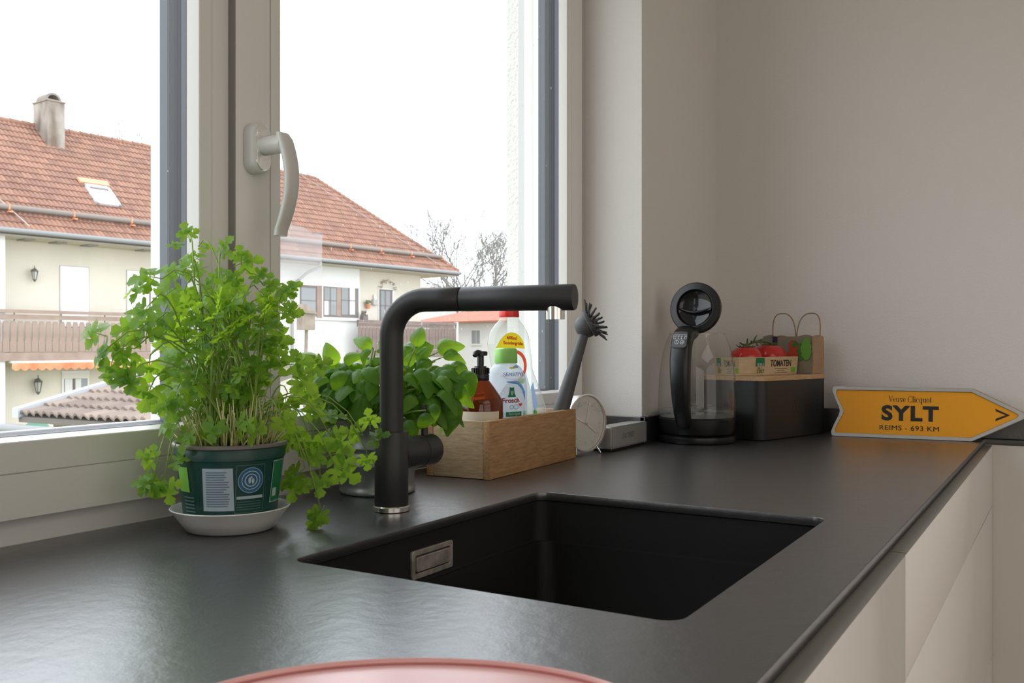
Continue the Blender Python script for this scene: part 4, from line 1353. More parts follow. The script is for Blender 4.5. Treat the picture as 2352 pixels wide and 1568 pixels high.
# open lid standing up behind the handle's top, its top face towards the room
LR = .0585
ML = Matrix.Translation((.030, .004, .3045)) @ Matrix.Rotation(R(90 - 6), 4, 'Y')
lid = MB().lathe([(LR - .004, -.014), (LR - .0005, -.013), (LR, -.010), (LR - .0012, -.0095), (LR - .0012, -.008), (LR, -.0075), (LR, -.002), (LR - .002, .0005), (.0430, .0028), (.0415, .0020), (.0405, -.0015), (.0385, -.007), (.030, -.0125), (.002, -.0130)], 64, ML)
lo = lid.build('lid', KB, ket, 35)
MB().lathe([(.0002, -.0112), (.008, -.0110), (.016, -.0104), (.024, -.0093), (.031, -.0078), (.036, -.0060), (.0392, -.0040)], 48, ML, cap0=False, cap1=False).build('lid_dish', pbsdf('lid_gloss', (.010, .010, .011), .06), lo, 180)
bow = MB()
vsb = []
for k in range(13):
    a = R(200 + 140 * k / 12 - 0)
    vsb.append(ML @ Vector((.036 * math.cos(a) * 0 + (.010 * math.sin(math.pi * k / 12)) , -.036 + .072 * k / 12, -.002 + .0 * k)))
bow.tube(vsb, [.0012 + .0024 * math.sin(math.pi * k / 12) for k in range(13)], 8)
bow.build('lid_grip', KB, lo, 60)

# ------------------------------------------------------------------ bread box with trays, tomatoes and bag
BA = math.atan2(-.268, .963)
bb = thing('bread_box', 'black metal bread box with a thin wooden lid in the corner', 'bread box', (2.125, .607, WT + .0003), BA)
LB, DB = .305, .172
MB().loft([[Vector((x, y, z)) for x, y in rrect(e, LB - e, e, DB - e, .026, 7)] for e, z in ((.003, 0), (.0005, .002), (0, .005), (0, .1370))]).build('box', pbsdf('box_black', (.018, .018, .019), .42, bump=(800, .2, .0004)), bb, 35)
VME = MB().lathe([(.0022, -.0004), (.0022, .0002)], 10, Matrix.Rotation(R(90), 4, 'X')).mesh('vent_hole', INK)
for cx_2 in (.150, .205, .255):
    for j in range(3):
        n_ = 3 if j == 1 else 2
        for i in range(n_):
            place('vent_hole', VME, bb, Matrix.Translation((cx_2 + (i - (n_ - 1) / 2) * .012, 0, .060 + j * .013)))
BAMB = wood_mat('bamboo', (.46, .27, .13), (.60, .39, .21), 20, (1, 9, 4), .5)
MB().loft([[Vector((x, y, z)) for x, y in rrect(-.003 + e, LB + .002 - e, -.003 + e, DB + .002 - e, .027, 7)] for e, z in ((.0008, .1373), (0, .1382), (0, .1472), (.0010, .1482))]).build('wooden_lid', BAMB, bb, 35, label='thin pale wooden lid')
LIDZ = WT + .0003 + .1482
E_, M_ = Vector((.963, -.268, 0)).normalized(), Vector((.268, .963, 0)).normalized()
def bxy(p, q, z=0):
    return Vector((2.125, .607, 0)) + E_ * p + M_ * q + Vector((0, 0, LIDZ + z))
CARD = wood_mat('card_wood_print', (.50, .36, .20), (.64, .49, .30), 34, (1, 1, 10), .7)
T_DARK = pbsdf('tray_ink', (.035, .025, .018), .7)
T_GRN = pbsdf('tray_green', (.012, .17, .075), .6)
T_OLV = pbsdf('tray_olive', (.16, .20, .03), .6)
T_LIME = pbsdf('tray_lime', (.18, .46, .03), .6)
HT_ = .0435
tray = thing('tomato_tray', 'printed cardboard tomato tray at the front of the bread box lid', 'tray', tuple(bxy(.008, .052, .0004)), BA)
POLY = [(.026, 0), (.243, 0), (.243, .100), (.026, .100), (0, .085), (0, .016)]
pc_ = Vector((.122, .05, 0))
def tin(p, d, z):
    v = Vector((p[0], p[1], 0))
    return v + (pc_ - v).normalized() * d + Vector((0, 0, z))
m = MB()
o_b, o_t = [tin(p, .0055, 0) for p in POLY], [tin(p, 0, HT_) for p in POLY]
i_b, i_t = [tin(p, .0075, .0012) for p in POLY], [tin(p, .0020, HT_) for p in POLY]
n_ = len(POLY)
fs = [tuple(range(n_)), tuple(range(2 * n_, 3 * n_))]
for k in range(n_):
    k2 = (k + 1) % n_
    fs += [(k, k2, n_ + k2, n_ + k), (2 * n_ + k, 2 * n_ + k2, 3 * n_ + k2, 3 * n_ + k), (n_ + k, n_ + k2, 3 * n_ + k2, 3 * n_ + k)]
m.add(o_b + o_t + i_b + i_t, fs)
m.build('tray_body', CARD, tray)
def tray_print(i, j):
    """print on the wall between two corners"""
    b0, b1, t0, t1 = o_b[i], o_b[j], o_t[i], o_t[j]
    wide = (t1 - t0).length
    k = wide / .226
    xd = (t1 - t0).normalized()
    yd = ((t0 + t1) / 2 - (b0 + b1) / 2).normalized()
    nn = xd.cross(yd)
    def pr(me, x, z, name, lift=.0007):
        f = z / HT_
        o = (b0 * (1 - f) + t0 * f) * (1 - x / .226) + (b1 * (1 - f) + t1 * f) * (x / .226) + nn * lift
        return place(name, me, tray, frame_M(o, xd, yd))
    q = MB().quad((-.020 * k, -.012, 0), (.020 * k, -.012, 0), (.020 * k, .0085, 0), (-.020 * k, .0085, 0))
    pr(q.mesh('green_square', T_GRN), .043, .0330, 'green_field')
    pr(text_mesh('EDEKA', .0105, B_WHITE, .0001, bold=.0003 * k, sx=.95 * k), .043, .0245, 'lettering', .0013)
    pr(text_mesh('Bio', .0200, T_OLV, .0001, shear=.35, bold=.0002 * k, sx=1.25 * k), .042, .0110, 'lettering')
    pr(text_mesh('TOMATEN', .0215, T_DARK, .0001, bold=.0004 * k, sx=.98 * k), .142, .0270, 'lettering')
    q = MB()
    for x0, x1, y in ((-.030, .030, .0), (-.020, .018, -.0052), (-.032, .034, -.0098)):
        q.quad((x0 * k, y, 0), (x1 * k, y, 0), (x1 * k, y + .0009, 0), (x0 * k, y + .0009, 0))
    pr(q.mesh('text_lines', T_DARK), .142, .0145, 'text_lines')
    pr(MB().quad((-.010 * k, -.006, 0), (.010 * k, -.006, 0), (.010 * k, .006, 0), (-.010 * k, .006, 0)).mesh('lime_field', T_LIME), .205, .0115, 'lime_field')
tray_print(0, 1)
tray_print(4, 5)

TOM = pbsdf('tomato_red', (.50, .016, .012), .22, coat=.3)
VINE = pbsdf('vine_green', (.075, .10, .035), .65)
def tomato(label, p, q, r_, zoff, tilt):
    t = thing('tomato', label, 'tomato', tuple(bxy(p, q, zoff)), 0, group='vine tomatoes in the tray')
    prof_ = []
    for k in range(15):
        a = math.pi * k / 14
        rr2 = r_ * math.sin(a) ** .92
        z = -r_ * .86 * math.cos(a)
        if k >= 12:
            z -= (k - 11) * r_ * .045
        prof_.append((max(rr2, .0004), z + r_ * .86))
    body = MB()
    n = 40
    vs, fs = [], []
    for rr2, z in prof_:
        for k in range(n):
            a = 2 * math.pi * k / n
            f = 1 + .025 * math.cos(5 * a + p * 40)
            vs.append((rr2 * f * math.cos(a), rr2 * f * math.sin(a), z))
    for i in range(len(prof_) - 1):
        for k in range(n):
            fs.append((i * n + k, i * n + (k + 1) % n, (i + 1) * n + (k + 1) % n, (i + 1) * n + k))
    body.add(vs, fs)
    body.build('fruit', TOM, t, 180)
    sep = MB()
    for k in range(6):
        a = 2 * math.pi * k / 6 + p * 7
        d_ = Vector((math.cos(a), math.sin(a), 0))
        c_ = Vector((0, 0, r_ * 1.60))
        sep.tube([c_, c_ + d_ * .009 + Vector((0, 0, .001)), c_ + d_ * .019 + Vector((0, 0, .0015)), c_ + d_ * .026 + Vector((0, 0, .007))], [.0022, .0024, .0016, .0005], 6, flat=.5)
    sep.build('sepals', VINE, t, 180)
    return t
tomato('large red tomato at the left end of the front tray', .088, .098, .0395, .0036, 0)
tomato('large red tomato at the right end of the front tray', .190, .098, .0425, .0036, 0)
tb_ = bxy(.139, .115, .0036)
tomato('red tomato between the two big ones, mostly hidden behind them', .139, .132, .0175, .0036, 0)
vine = MB()
v0 = bxy(.08, .10, .073)
def vp(p, q, z):
    return bxy(p, q, z) - v0
vine.tube([vp(.060, .098, .078), vp(.075, .10, .0735), (0.0, 0, .003) if 0 else vp(.088, .100, .0730), vp(.110, .104, .0745), vp(.135, .106, .080), vp(.160, .104, .082), vp(.185, .10, .0795), vp(.205, .098, .074)], [.0016, .0022, .0026, .0026, .0032, .0030, .0026, .0016], 8)
for p, z, dx, dz in ((.10, .0745, -.010, .014), (.128, .079, .004, .018), (.150, .082, .012, .006), (.142, .081, -.006, -.012), (.172, .081, .020, -.002), (.120, .077, -.014, .006), (.205, .074, .016, .004)):
    vine.tube([vp(p, .104, z), vp(p + dx * .5, .100, z + dz * .6), vp(p + dx, .096, z + dz)], [.0022, .0018, .0010], 7)
vo = vine.build('tomato_vine', VINE, None, 60)
vo.location = v0
tag(vo, 'dry green vine stalk lying across the red tomatoes', 'vine')
tomato('small dark red tomato in the left corner of the front tray', .036, .126, .0165, .0036, 0)

# paper bag: big printed side towards the tray, plain narrow side to the room
KRAFT = pbsdf('kraft_paper', (.36, .225, .125), .8, bump=(45, .5, .004), vary=(14, (.42, .275, .16)))
KRAFT_G = pbsdf('kraft_print_grey', (.235, .205, .150), .8, bump=(45, .5, .004))
bag = thing('paper_bag', 'brown paper bag with vegetable print and two twisted handles', 'bag', tuple(bxy(.2555, .016, .0004)), BA)
BL_, BD_, BH_ = .058, .140, .094        # along E, along M, height
g_ = MB()
def bag_wall(a, b_, n, wav, out):
    vs = []
    for j in range(7):
        f = j / 6
        for i in range(n + 1):
            e = i / n
            p = a * (1 - e) + b_ * e
            z = BH_ * f
            if j == 6:
                z += wav * math.sin(e * 9.0) + wav * .6 * math.sin(e * 17)
            off = out * (.0022 * math.sin(e * 7 + f * 5) * f)
            vs.append(p + off + Vector((0, 0, z)))
    fs = [(j * (n + 1) + i, j * (n + 1) + i + 1, (j + 1) * (n + 1) + i + 1, (j + 1) * (n + 1) + i) for j in range(6) for i in range(n)]
    return vs, fs
c00, c10, c11, c01 = Vector((0, 0, 0)), Vector((BL_, 0, 0)), Vector((BL_, BD_, 0)), Vector((0, BD_, 0))
ex, ey = Vector((1, 0, 0)), Vector((0, 1, 0))
g_.add(*bag_wall(c00, c10, 5, .0012, -ey))
g_.add(*bag_wall(c10, c11, 14, .0022, ex))
g_.add(*bag_wall(c11, c01, 5, .0012, ey))
g_.quad(c00, c10, c11, c01)
g_.build('bag_sides', KRAFT, bag, 60)
pw = MB()
pw.add(*bag_wall(c00, c01, 16, .0026, -ex))
pw.build('printed_side', KRAFT_G, bag, 60, label='grey green printed side')
def bp_(pts, m, nm, lift=.003):
    me = blob(pts, m, nm)
    for v in me.vertices:
        v.co = Vector((-lift, v.co.x, v.co.y))
    return place(nm, me, bag)
bp_([(.096, .048), (.109, .048), (.109, .0935), (.096, .0935)], pbsdf('print_purple', (.030, .018, .055), .7), 'purple_band')
bp_([(.098, .067), (.107, .067), (.107, .072), (.098, .072)], pbsdf('print_gold', (.30, .24, .10), .6), 'gold_band', .0034)
bp_(ell(.050, .070, .013, .015), pbsdf('print_tomato', (.50, .055, .025), .7), 'printed_tomato')
bp_(ell(.052, .050, .014, .013), pbsdf('print_tomato', (.50, .055, .025), .7), 'printed_tomato', .0034)
bp_(ell(.046, .074, .008, .009), pbsdf('print_herb', (.055, .17, .03), .7), 'printed_herb', .0038)
bp_([(.015 + (.0145 + .0018 * math.sin(k * 2.4)) * math.cos(R(k * 12)), .062 + (.028 + .002 * math.sin(k * 1.9)) * math.sin(R(k * 12))) for k in range(30)], pbsdf('print_lettuce', (.13, .33, .05), .7), 'printed_lettuce')
bp_(ell(.030, .055, .010, .022), MATS['print_herb'], 'printed_herb', .0025)
for (xa, ya, xb, yb, hgt, sw) in ((.001, .045, .001, .110, .070, -.010), (BL_ - .002, .010, BL_ - .002, .075, .072, .016)):
    pts = []
    for k in range(25):
        f = k / 24
        a = math.pi * f
        yy = (ya + yb) / 2 - (yb - ya) / 2 * math.copysign(abs(math.cos(a)) ** .75, math.cos(a))
        zz = BH_ - .012 + hgt * math.sin(a) ** .62
        pts.append((xa + sw * math.sin(a), yy, zz))
    MB().tube(pts, .0015, 7).build('handle', pbsdf('cord_brown', (.30, .20, .11), .8), bag, 180)

# ------------------------------------------------------------------ arrow sign leaning on the wall
S0, S1 = Vector((2.344, .5007, WT + .0010)), Vector((2.3715, .1965, WT + .0010))
sl_ = (S1 - S0)
SLEN = sl_.length
xdir = sl_.normalized()
away = Vector((-xdir.y, xdir.x, 0))
if away.x < 0:
    away = -away
TILT = R(13)
ydir = (upv * math.cos(TILT) + away * math.sin(TILT))
sign = thing('arrow_sign', 'orange arrow sign in a grey metal frame leaning on the wall', 'sign', tuple(S0))
SH = .1215
tipx = SLEN + .112
def arrow(off):
    o = off
    pts = []
    pts += arc(.010, .010, .010 - o * .5, 200, 270, 5) if False else []
    base = [(o * 1.0 + .004, o), (SLEN + .0 - o * .1, o), (tipx - .008 - o * 1.9, SH / 2 - .006 + o * .15), (tipx - o * 2.0 - .002, SH / 2 - .001), (tipx - o * 2.0 - .002, SH / 2 + .003), (tipx - .008 - o * 1.9, SH / 2 + .008 - o * .15), (SLEN - o * .1 + .001, SH - o), (o * 1.0 + .004, SH - o)]
    left = []
    for k in range(13):
        f = k / 12
        y = SH - o - (SH - 2 * o) * f
        if f < .42:
            x = -.004 + o * 1.0 + .024 * (f / .5) ** 1.25
        elif f > .58:
            x = -.004 + o * 1.0 + .024 * ((1 - f) / .5) ** 1.25
        else:
            x = -.004 + o * 1.0 + .0215 - .0 * abs(f - .5)
        left.append((x, y))
    left[0] = (o * 1.0 + .0005, SH - o - .0015)
    left[-1] = (o * 1.0 + .0005, o + .0015)
    return base + left
SM = frame_M(Vector((0, 0, 0)), xdir, ydir)
if (SM.to_3x3() @ Vector((0, 0, 1))).dot(away) > 0:
    pass
fz = (SM.to_3x3() @ Vector((0, 0, 1)))        # local z: towards the room or towards the wall
sg = -1 if fz.dot(away) > 0 else 1            # sign of local z that faces the room
ORANGE = pbsdf('sign_orange', (.80, .33, .004), .42, bump=(700, .25, .0005))
FRAME = pbsdf('sign_frame', (.46, .46, .46), .38, .8, bump=(300, .3, .0006))
def sm(z):
    return SM @ Matrix.Translation((0, 0, sg * z))
place('panel', curve_mesh('panel', [arrow(.006)], .0010, ORANGE), sign, sm(-.004), label='orange lettered panel')
place('metal_frame', curve_mesh('metal_frame', [arrow(0), arrow(.0072)], .0045, FRAME, .0008), sign, sm(-.0045), label='grey metal frame')
PLY = wood_mat('plywood', (.42, .25, .12), (.62, .43, .26), 60, (1, 1, 14), .6)
place('wooden_back', curve_mesh('wooden_back', [arrow(.0012)], .0070, PLY), sign, sm(-.0168) @ Matrix.Translation((.0035, .0042, 0)), label='pale plywood back')
def st(body, size, x, y, bold=0.0, sx=1.0, spacing=1.0, m=INK):
    me = text_mesh(body, size, m, .0003, bold, 0.0, spacing, sx)
    M = sm(-.0024) @ Matrix.Translation((x, y, 0))
    if sg < 0:
        M = M @ Matrix.Rotation(math.pi, 4, 'Y')
        M = sm(-.0024) @ Matrix.Translation((x, y, 0)) @ Matrix.Diagonal((1, 1, -1, 1))
    return place('lettering', me, sign, M)
# the serif line is drawn stroke by stroke: thick stems, thin hairlines, flat serifs
def serif_line(body, size):
    m = MB()
    T, H, X, C = .105, .030, .46, .70
    def poly(pts, ox):
        n = len(pts)
        m.prism([((x + ox) * size, y * size) for x, y in pts], 0, .0004)
    def bar(x0, x1, y0, y1, ox):
        poly([(x0, y0), (x1, y0), (x1, y1), (x0, y1)], ox)
    def bowl(cx, cy_, rx, ry, a0, a1, ox, thick_left=True, thick_right=True):
        n = 22
        for k in range(n):
            q = []
            for a in (a0 + (a1 - a0) * k / n, a0 + (a1 - a0) * (k + 1) / n):
                c_, s_ = math.cos(R(a)), math.sin(R(a))
                w_ = H + (T - H) * (abs(c_) ** 1.6) * (1 if (c_ < 0 and thick_left) or (c_ > 0 and thick_right) else .12)
                q.append(((cx + rx * c_, cy_ + ry * s_), (cx + (rx - w_) * c_, cy_ + (ry - H) * s_)))
            poly([q[0][0], q[1][0], q[1][1], q[0][1]], ox)
    ox = 0.0
    for ch_ in body:
        if ch_ in 'Vv':
            h, w_ = (C, .66) if ch_ == 'V' else (X, .48)
            poly([(.06, h), (.06 + T * 1.15, h), (w_ / 2 + .045, 0), (w_ / 2 - .015, 0)], ox)
            poly([(w_ - .10, h), (w_ - .10 + H * 1.2, h), (w_ / 2 + .045, 0), (w_ / 2 + .005, .0)], ox)
            bar(0, .06 + T + .09, h - H, h, ox); bar(w_ - .19, w_, h - H, h, ox)
            ox += w_ + .0
        elif ch_ in 'eco':
            bowl(.20, X / 2, .20, X / 2 + .012, *{'e': (0, 318), 'c': (42, 318), 'o': (0, 360)}[ch_], ox, True, ch_ == 'o')
            if ch_ == 'e':
                bar(.06, .392, X / 2, X / 2 + H, ox)
            if ch_ == 'c':
                bowl(.31, X * .78, .05, .05, 0, 360, ox)
            ox += .45
        elif ch_ == 'u':
            bar(.07, .07 + T, .10, X, ox); bar(.36, .36 + T, 0, X, ox)
            bar(0, .10, X - H, X, ox); bar(.29, .40, X - H, X, ox); bar(.36, .54, 0, H, ox)
            bowl(.235, .11, .165, .12, 180, 330, ox, True, False)
            ox += .57
        elif ch_ == 'C':
            bowl(.34, C / 2, .34, C / 2 + .012, 48, 312, ox, True, False)
            bar(.55, .55 + H, C * .66, C + .01, ox); bar(.55, .55 + H, .0, C * .22, ox)
            ox += .66
        elif ch_ in 'li':
            bar(.08, .08 + T, 0, C if ch_ == 'l' else X, ox)
            bar(0, .26, 0, H, ox); bar(0, .12, (C if ch_ == 'l' else X) - H, C if ch_ == 'l' else X, ox)
            if ch_ == 'i':
                bowl(.13, X + .15, .065, .065, 0, 360, ox)
            ox += .28
        elif ch_ == 'q':
            bowl(.20, X / 2, .20, X / 2 + .012, 20, 340, ox, True, False)
            bar(.33, .33 + T, -.22, X, ox); bar(.25, .52, -.22, -.22 + H, ox)
            ox += .53
        elif ch_ == 't':
            bar(.08, .08 + T, .05, X + .12, ox); bar(0, .30, X - H, X, ox)
            bowl(.20, .07, .12, .08, 180, 330, ox, True, False)
            ox += .34
        else:
            ox += .24
    for v in m.v:
        v.x -= ox * size / 2
        v.y -= .35 * size
    return m.mesh('lettering', INK)
me = serif_line('Veuve Clicquot', .0205)
k_ = .0945 / (max(v.co.x for v in me.vertices) - min(v.co.x for v in me.vertices))
for v in me.vertices:
    v.co.x *= k_
place('lettering', me, sign, sm(-.0029 if sg > 0 else -.0024) @ Matrix.Translation((.1745, .0945, 0)) @ (Matrix.Identity(4) if sg > 0 else Matrix.Diagonal((1, 1, -1, 1))))
st('SYLT', .0480, .1735, .0585, .0019, 1.10, 1.12)
st('REIMS - 693 KM', .0162, .1725, .0245, .0, 1.16, 1.05)
ch = MB()
cx_2, cy_2 = SLEN + .066, SH / 2 + .002
for s_ in (1, -1):
    ch.prism([(cx_2 - .018, cy_2 + s_ * .0145), (cx_2 - .0165, cy_2 + s_ * .0085), (cx_2 + .003, cy_2), (cx_2 + .0120, cy_2)], 0, .0006)
place('arrow_mark', ch.mesh('arrow_mark', INK), sign, sm(-.0030) if sg > 0 else sm(-.0024))

# ------------------------------------------------------------------ pink oval dish at the front
dish = thing('oval_dish', 'pink oval dish with a raised rim at the front edge of the worktop', 'dish', (.402, .308, WT + .0003), R(-59))
PINK = pbsdf('pink_enamel', (.76, .43, .41), .25)
PINKD = pbsdf('pink_edge', (.52, .19, .18), .3)
def oval(prof_, **kw):
    return MB().lathe([(r_, z) for r_, z in prof_], 96, None, sx=1.0, sy=.67, **kw)
oval([(.110, 0), (.128, .003), (.1332, .0150), (.1355, .0185), (.1362, .0200), (.1356, .0211), (.1344, .0213), (.1336, .0208), (.1330, .0188)], cap1=False).build('rim', PINK, dish, 60)
oval([(.1331, .0189), (.1328, .0174), (.1320, .0172)], cap0=False, cap1=False).build('rim_groove', PINKD, dish, 60, label='darker groove inside the rim')
oval([(.1321, .0171), (.1300, .0178), (.120, .0176), (.002, .0170)], cap0=False).build('well', PINK, dish, 60)

# ------------------------------------------------------------------ outside: neighbouring house
GND = -2.8
PHI = R(36.8)
CF, SF = math.cos(PHI), math.sin(PHI)
HROT = -(PHI - TH)
AX, BY0 = 22.0, 28.2                     # root of the house: a along its front, b away from us
e1 = Vector((math.cos(HROT), math.sin(HROT), 0))
e2 = Vector((-math.sin(HROT), math.cos(HROT), 0))
house = thing('house', 'long white house with red tiled hipped roof and wooden balconies across the garden', 'house', tuple(e1 * AX + e2 * BY0 + Vector((0, 0, GND))), HROT)
def loc(a, b_, z):
    return Vector((a - AX, b_ - BY0, z - GND))
def bl(u, v, b_):
    """position on the plane b of the house for a line of sight"""
    r_ = (u - 1176) / 2144
    t = b_ / (SF - CF * r_)
    return t * (CF + SF * r_), CAM_Z - (v - 793) / 2144 * t
HW = pbsdf('house_plaster', (.62, .565, .475), .95, vary=(.6, (.57, .52, .44)))
HW2 = pbsdf('house_plaster_bright', (.64, .63, .615), .95)
SOFFIT = pbsdf('soffit', (.50, .45, .36), .9)
BWOOD = pbsdf('balcony_wood', (.255, .175, .140), .8, vary=(3, (.31, .225, .185)))
BDARK = pbsdf('balcony_wood_dark', (.155, .110, .095), .8, vary=(3, (.20, .145, .13)))
DARKF = pbsdf('dark_frame', (.15, .12, .11), .6)
GLS = pbsdf('far_glass', (.22, .23, .24), .06)
CURT = pbsdf('curtain_white', (.66, .66, .64), .8)
SHUT = pbsdf('shutter_white', (.82, .82, .81), .7)
EAVE_B, EAVE_Z = 27.0, CAM_Z + 3.262
RIDGE_B, RIDGE_Z = 31.5, CAM_Z + 7.30
A_L, A_C = 4.0, 32.1                     # left end of what is built, hip corner
A_R = A_C - (RIDGE_B - EAVE_B)
WALL_B = 28.2
A_W = bl(966, 700, WALL_B)[0]
w = MB()
w.box(A_L - AX, A_W - AX, 0, 6.4, 0, EAVE_Z + .15 - GND)
w.build('wall', HW, house)
# protruding bay with the wide window, and the pillar at the left
ba0, ba1 = bl(640, 700, 27.75)[0] - 1.2, bl(826, 700, 27.75)[0]
zb0 = bl(750, 838, 27.75)[1]
MB().box(ba0 - AX, ba1 - AX, 27.75 - BY0, .01, zb0 - GND, EAVE_Z + .05 - GND).build('bay_wall', HW2, house)
pa = bl(12, 700, 27.3)[0]
MB().box(pa - .9 - AX, pa - AX, 27.3 - BY0, .01, 0, EAVE_Z - GND).build('pillar', HW2, house)
# roof body
rv = [loc(A_L, EAVE_B, EAVE_Z), loc(A_C, EAVE_B, EAVE_Z), loc(A_C, 36.0, EAVE_Z), loc(A_L, 36.0, EAVE_Z), loc(A_L, RIDGE_B, RIDGE_Z), loc(A_R, RIDGE_B, RIDGE_Z)]
low = [p - Vector((0, 0, .14)) for p in rv[:4]]
MB().add(rv + low, [(0, 1, 5, 4), (1, 2, 5), (2, 3, 4, 5), (3, 0, 4), (6, 9, 8, 7), (0, 6, 7, 1), (1, 7, 8, 2), (2, 8, 9, 3), (3, 9, 6, 0)]).build('roof_base', pbsdf('roof_underlay', (.22, .10, .07), .9), house)
MB().box(A_L - AX, A_C - AX, EAVE_B - BY0 + .05, 1.0, EAVE_Z - .16 - GND, EAVE_Z - .145 - GND).build('soffit', SOFFIT, house)
# roof tiles
sl = Vector((0, RIDGE_B - EAVE_B, RIDGE_Z - EAVE_Z))
SLL = sl.length
sdir = sl.normalized()
nrm = Vector((0, -sdir.z, sdir.y))
TILE = random_mat('roof_tile_red', (.175, .083, .055), (.265, .132, .085), .75, 'object')
TILE_S = random_mat('roof_tile_red_far', (.175, .083, .055), (.265, .132, .085), .75, 'island')
TW, EXPO = .30, .342
def tile_shape(wd, L_, h=.035, lift=.035, th=.018):
    xs = [0, .07, .16, .26, .36, .5, .57, .66, .76, .86, 1.0]
    zs = [0, .62, 1, 1, .45, 0, .62, 1, 1, .45, 0]
    vs = [Vector((x * wd, 0, z * h + lift)) for x, z in zip(xs, zs)] + [Vector((x * wd, L_, z * h)) for x, z in zip(xs, zs)] + [Vector((x * wd, 0, z * h + lift - th - .01)) for x, z in zip(xs, zs)]
    n = len(xs)
    fs = [(k, k + 1, n + k + 1, n + k) for k in range(n - 1)] + [(2 * n + k, 2 * n + k + 1, k + 1, k) for k in range(n - 1)]
    return vs, fs
tv, tf = tile_shape(TW, .40)
tmb = MB(); tmb.add(tv, tf)
TME = tmb.mesh('roof_tile', TILE, 50)
rows = int(SLL / EXPO)
cand = []
for j in range(rows + 1):
    y = j * EXPO - .03
    hip = A_C - (y / SLL) * (RIDGE_B - EAVE_B)
    a = A_L
    while a + TW < hip + .12:
        d_ = (Vector((a, EAVE_B, 0)) - Vector((13.0, EAVE_B, 0))).length
        cand.append((a, y))
        a += TW
def tile_M(a, y):
    o = loc(a, EAVE_B, EAVE_Z) + sdir * y + nrm * .012
    return Matrix((Vector((1, 0, 0)), sdir, nrm)).transposed().to_4x4(), o
vis = [c for c in cand if 12.3 < c[0] < 18.4]
def depth_key(c):
    b_ = EAVE_B + c[1] / SLL * (RIDGE_B - EAVE_B)
    return c[0] * CF + b_ * SF
vis = [c for c in vis if c[0] / (EAVE_B + c[1] / SLL * (RIDGE_B - EAVE_B)) > .445 and c[0] / (EAVE_B + c[1] / SLL * (RIDGE_B - EAVE_B)) < .58]
vis.sort(key=depth_key)
near = set(vis[:300])
rest = MB()
for c in cand:
    M, o = tile_M(*c)
    M.translation = o
    if c in near:
        place('roof_tile', TME, house, M)
    else:
        rest.add(tv, tf, M)
rest.build('roof_tiles', TILE_S, house, 50, label='red roof tiles away from the near part', kind='stuff')
# tiles of the hip end seen edge on, ridge and hip caps
hipd = Vector((A_R - A_C, RIDGE_B - EAVE_B, RIDGE_Z - EAVE_Z))
cap = MB()
n = 34
for k in range(n):
    p = loc(A_C, EAVE_B, EAVE_Z) + hipd * (k / n) + Vector((0, 0, .05))
    q = loc(A_C, EAVE_B, EAVE_Z) + hipd * ((k + 1.1) / n) + Vector((0, 0, .04))
    cap.tube([p, q], [.11, .085], 8)
n = 60
for k in range(n):
    a0 = A_L + (A_R - A_L) * k / n
    cap.tube([loc(a0, RIDGE_B, RIDGE_Z + .05), loc(a0 + (A_R - A_L) * 1.1 / n, RIDGE_B, RIDGE_Z + .04)], [.11, .09], 8)
cap.build('ridge_caps', TILE_S, house, 60, kind='stuff')
# gutter, snow guard pipe with brackets, lightning wire
GUT = pbsdf('gutter_grey', (.20, .205, .205), .5)
MB().tube([loc(A_L, EAVE_B - .07, EAVE_Z - .03), loc(A_C + .05, EAVE_B - .07, EAVE_Z - .03)], .075, 10).build('gutter', GUT, house, 60)
MB().box(A_L - AX, A_C - AX, EAVE_B - BY0, EAVE_B - BY0 + .03, EAVE_Z - .17 - GND, EAVE_Z + .02 - GND).build('fascia', pbsdf('fascia_grey', (.26, .25, .23), .8), house)
sy = .50 / 6.03 * 6.03
sg_ = bl(0, 492, 27.35)
ysg = .86
def roof_pt(a, y, h=0.0):
    return loc(a, EAVE_B, EAVE_Z) + sdir * y + nrm * h
pipe_a1 = bl(1016, 600, EAVE_B + .5)[0]
pp = MB().tube([roof_pt(A_L, ysg, .16), roof_pt(pipe_a1, ysg, .16)], .085, 10).build('snow_guard_pipe', pbsdf('snow_guard_grey', (.19, .16, .14), .7), house, 60)
COPPER = pbsdf('bracket_orange', (.62, .25, .11), .7)
k = 0
for u in (16, 165, 297, 800, 870, 940, 1010):
    a = bl(u, 520, EAVE_B + .62)[0]
    m = MB()
    m.tube([roof_pt(a, ysg, .055), roof_pt(a, ysg + .09, .16), roof_pt(a, ysg, .265), roof_pt(a, ysg - .09, .16), roof_pt(a, ysg - .05, .06)], .028, 6)
    m.box(-.05, .05, -.16, .16, -.01, .03, Matrix.Translation(roof_pt(a, ysg - .12, .06)))
    m.build('bracket', COPPER, pp)
WIRE = pbsdf('wire_pale', (.36, .31, .27), .6)
hp0, hp1 = loc(A_C - 1.05, EAVE_B, EAVE_Z), loc(A_R - 1.0, RIDGE_B, RIDGE_Z)
MB().tube([hp0 + (hp1 - hp0) * (k / 20) + nrm * (.16 + .012 * math.sin(k * 1.9)) for k in range(21)], .012, 5).build('lightning_wire', WIRE, house)
wa = bl(-8, 470, EAVE_B + 1)[0]
wb = bl(66, 540, EAVE_B)[0]
MB().tube([roof_pt(wa, 1.25, .14), roof_pt((wa + wb) / 2, .7, .12), roof_pt(wb, .05, .13)], .018, 5).build('lightning_wire', WIRE, house)
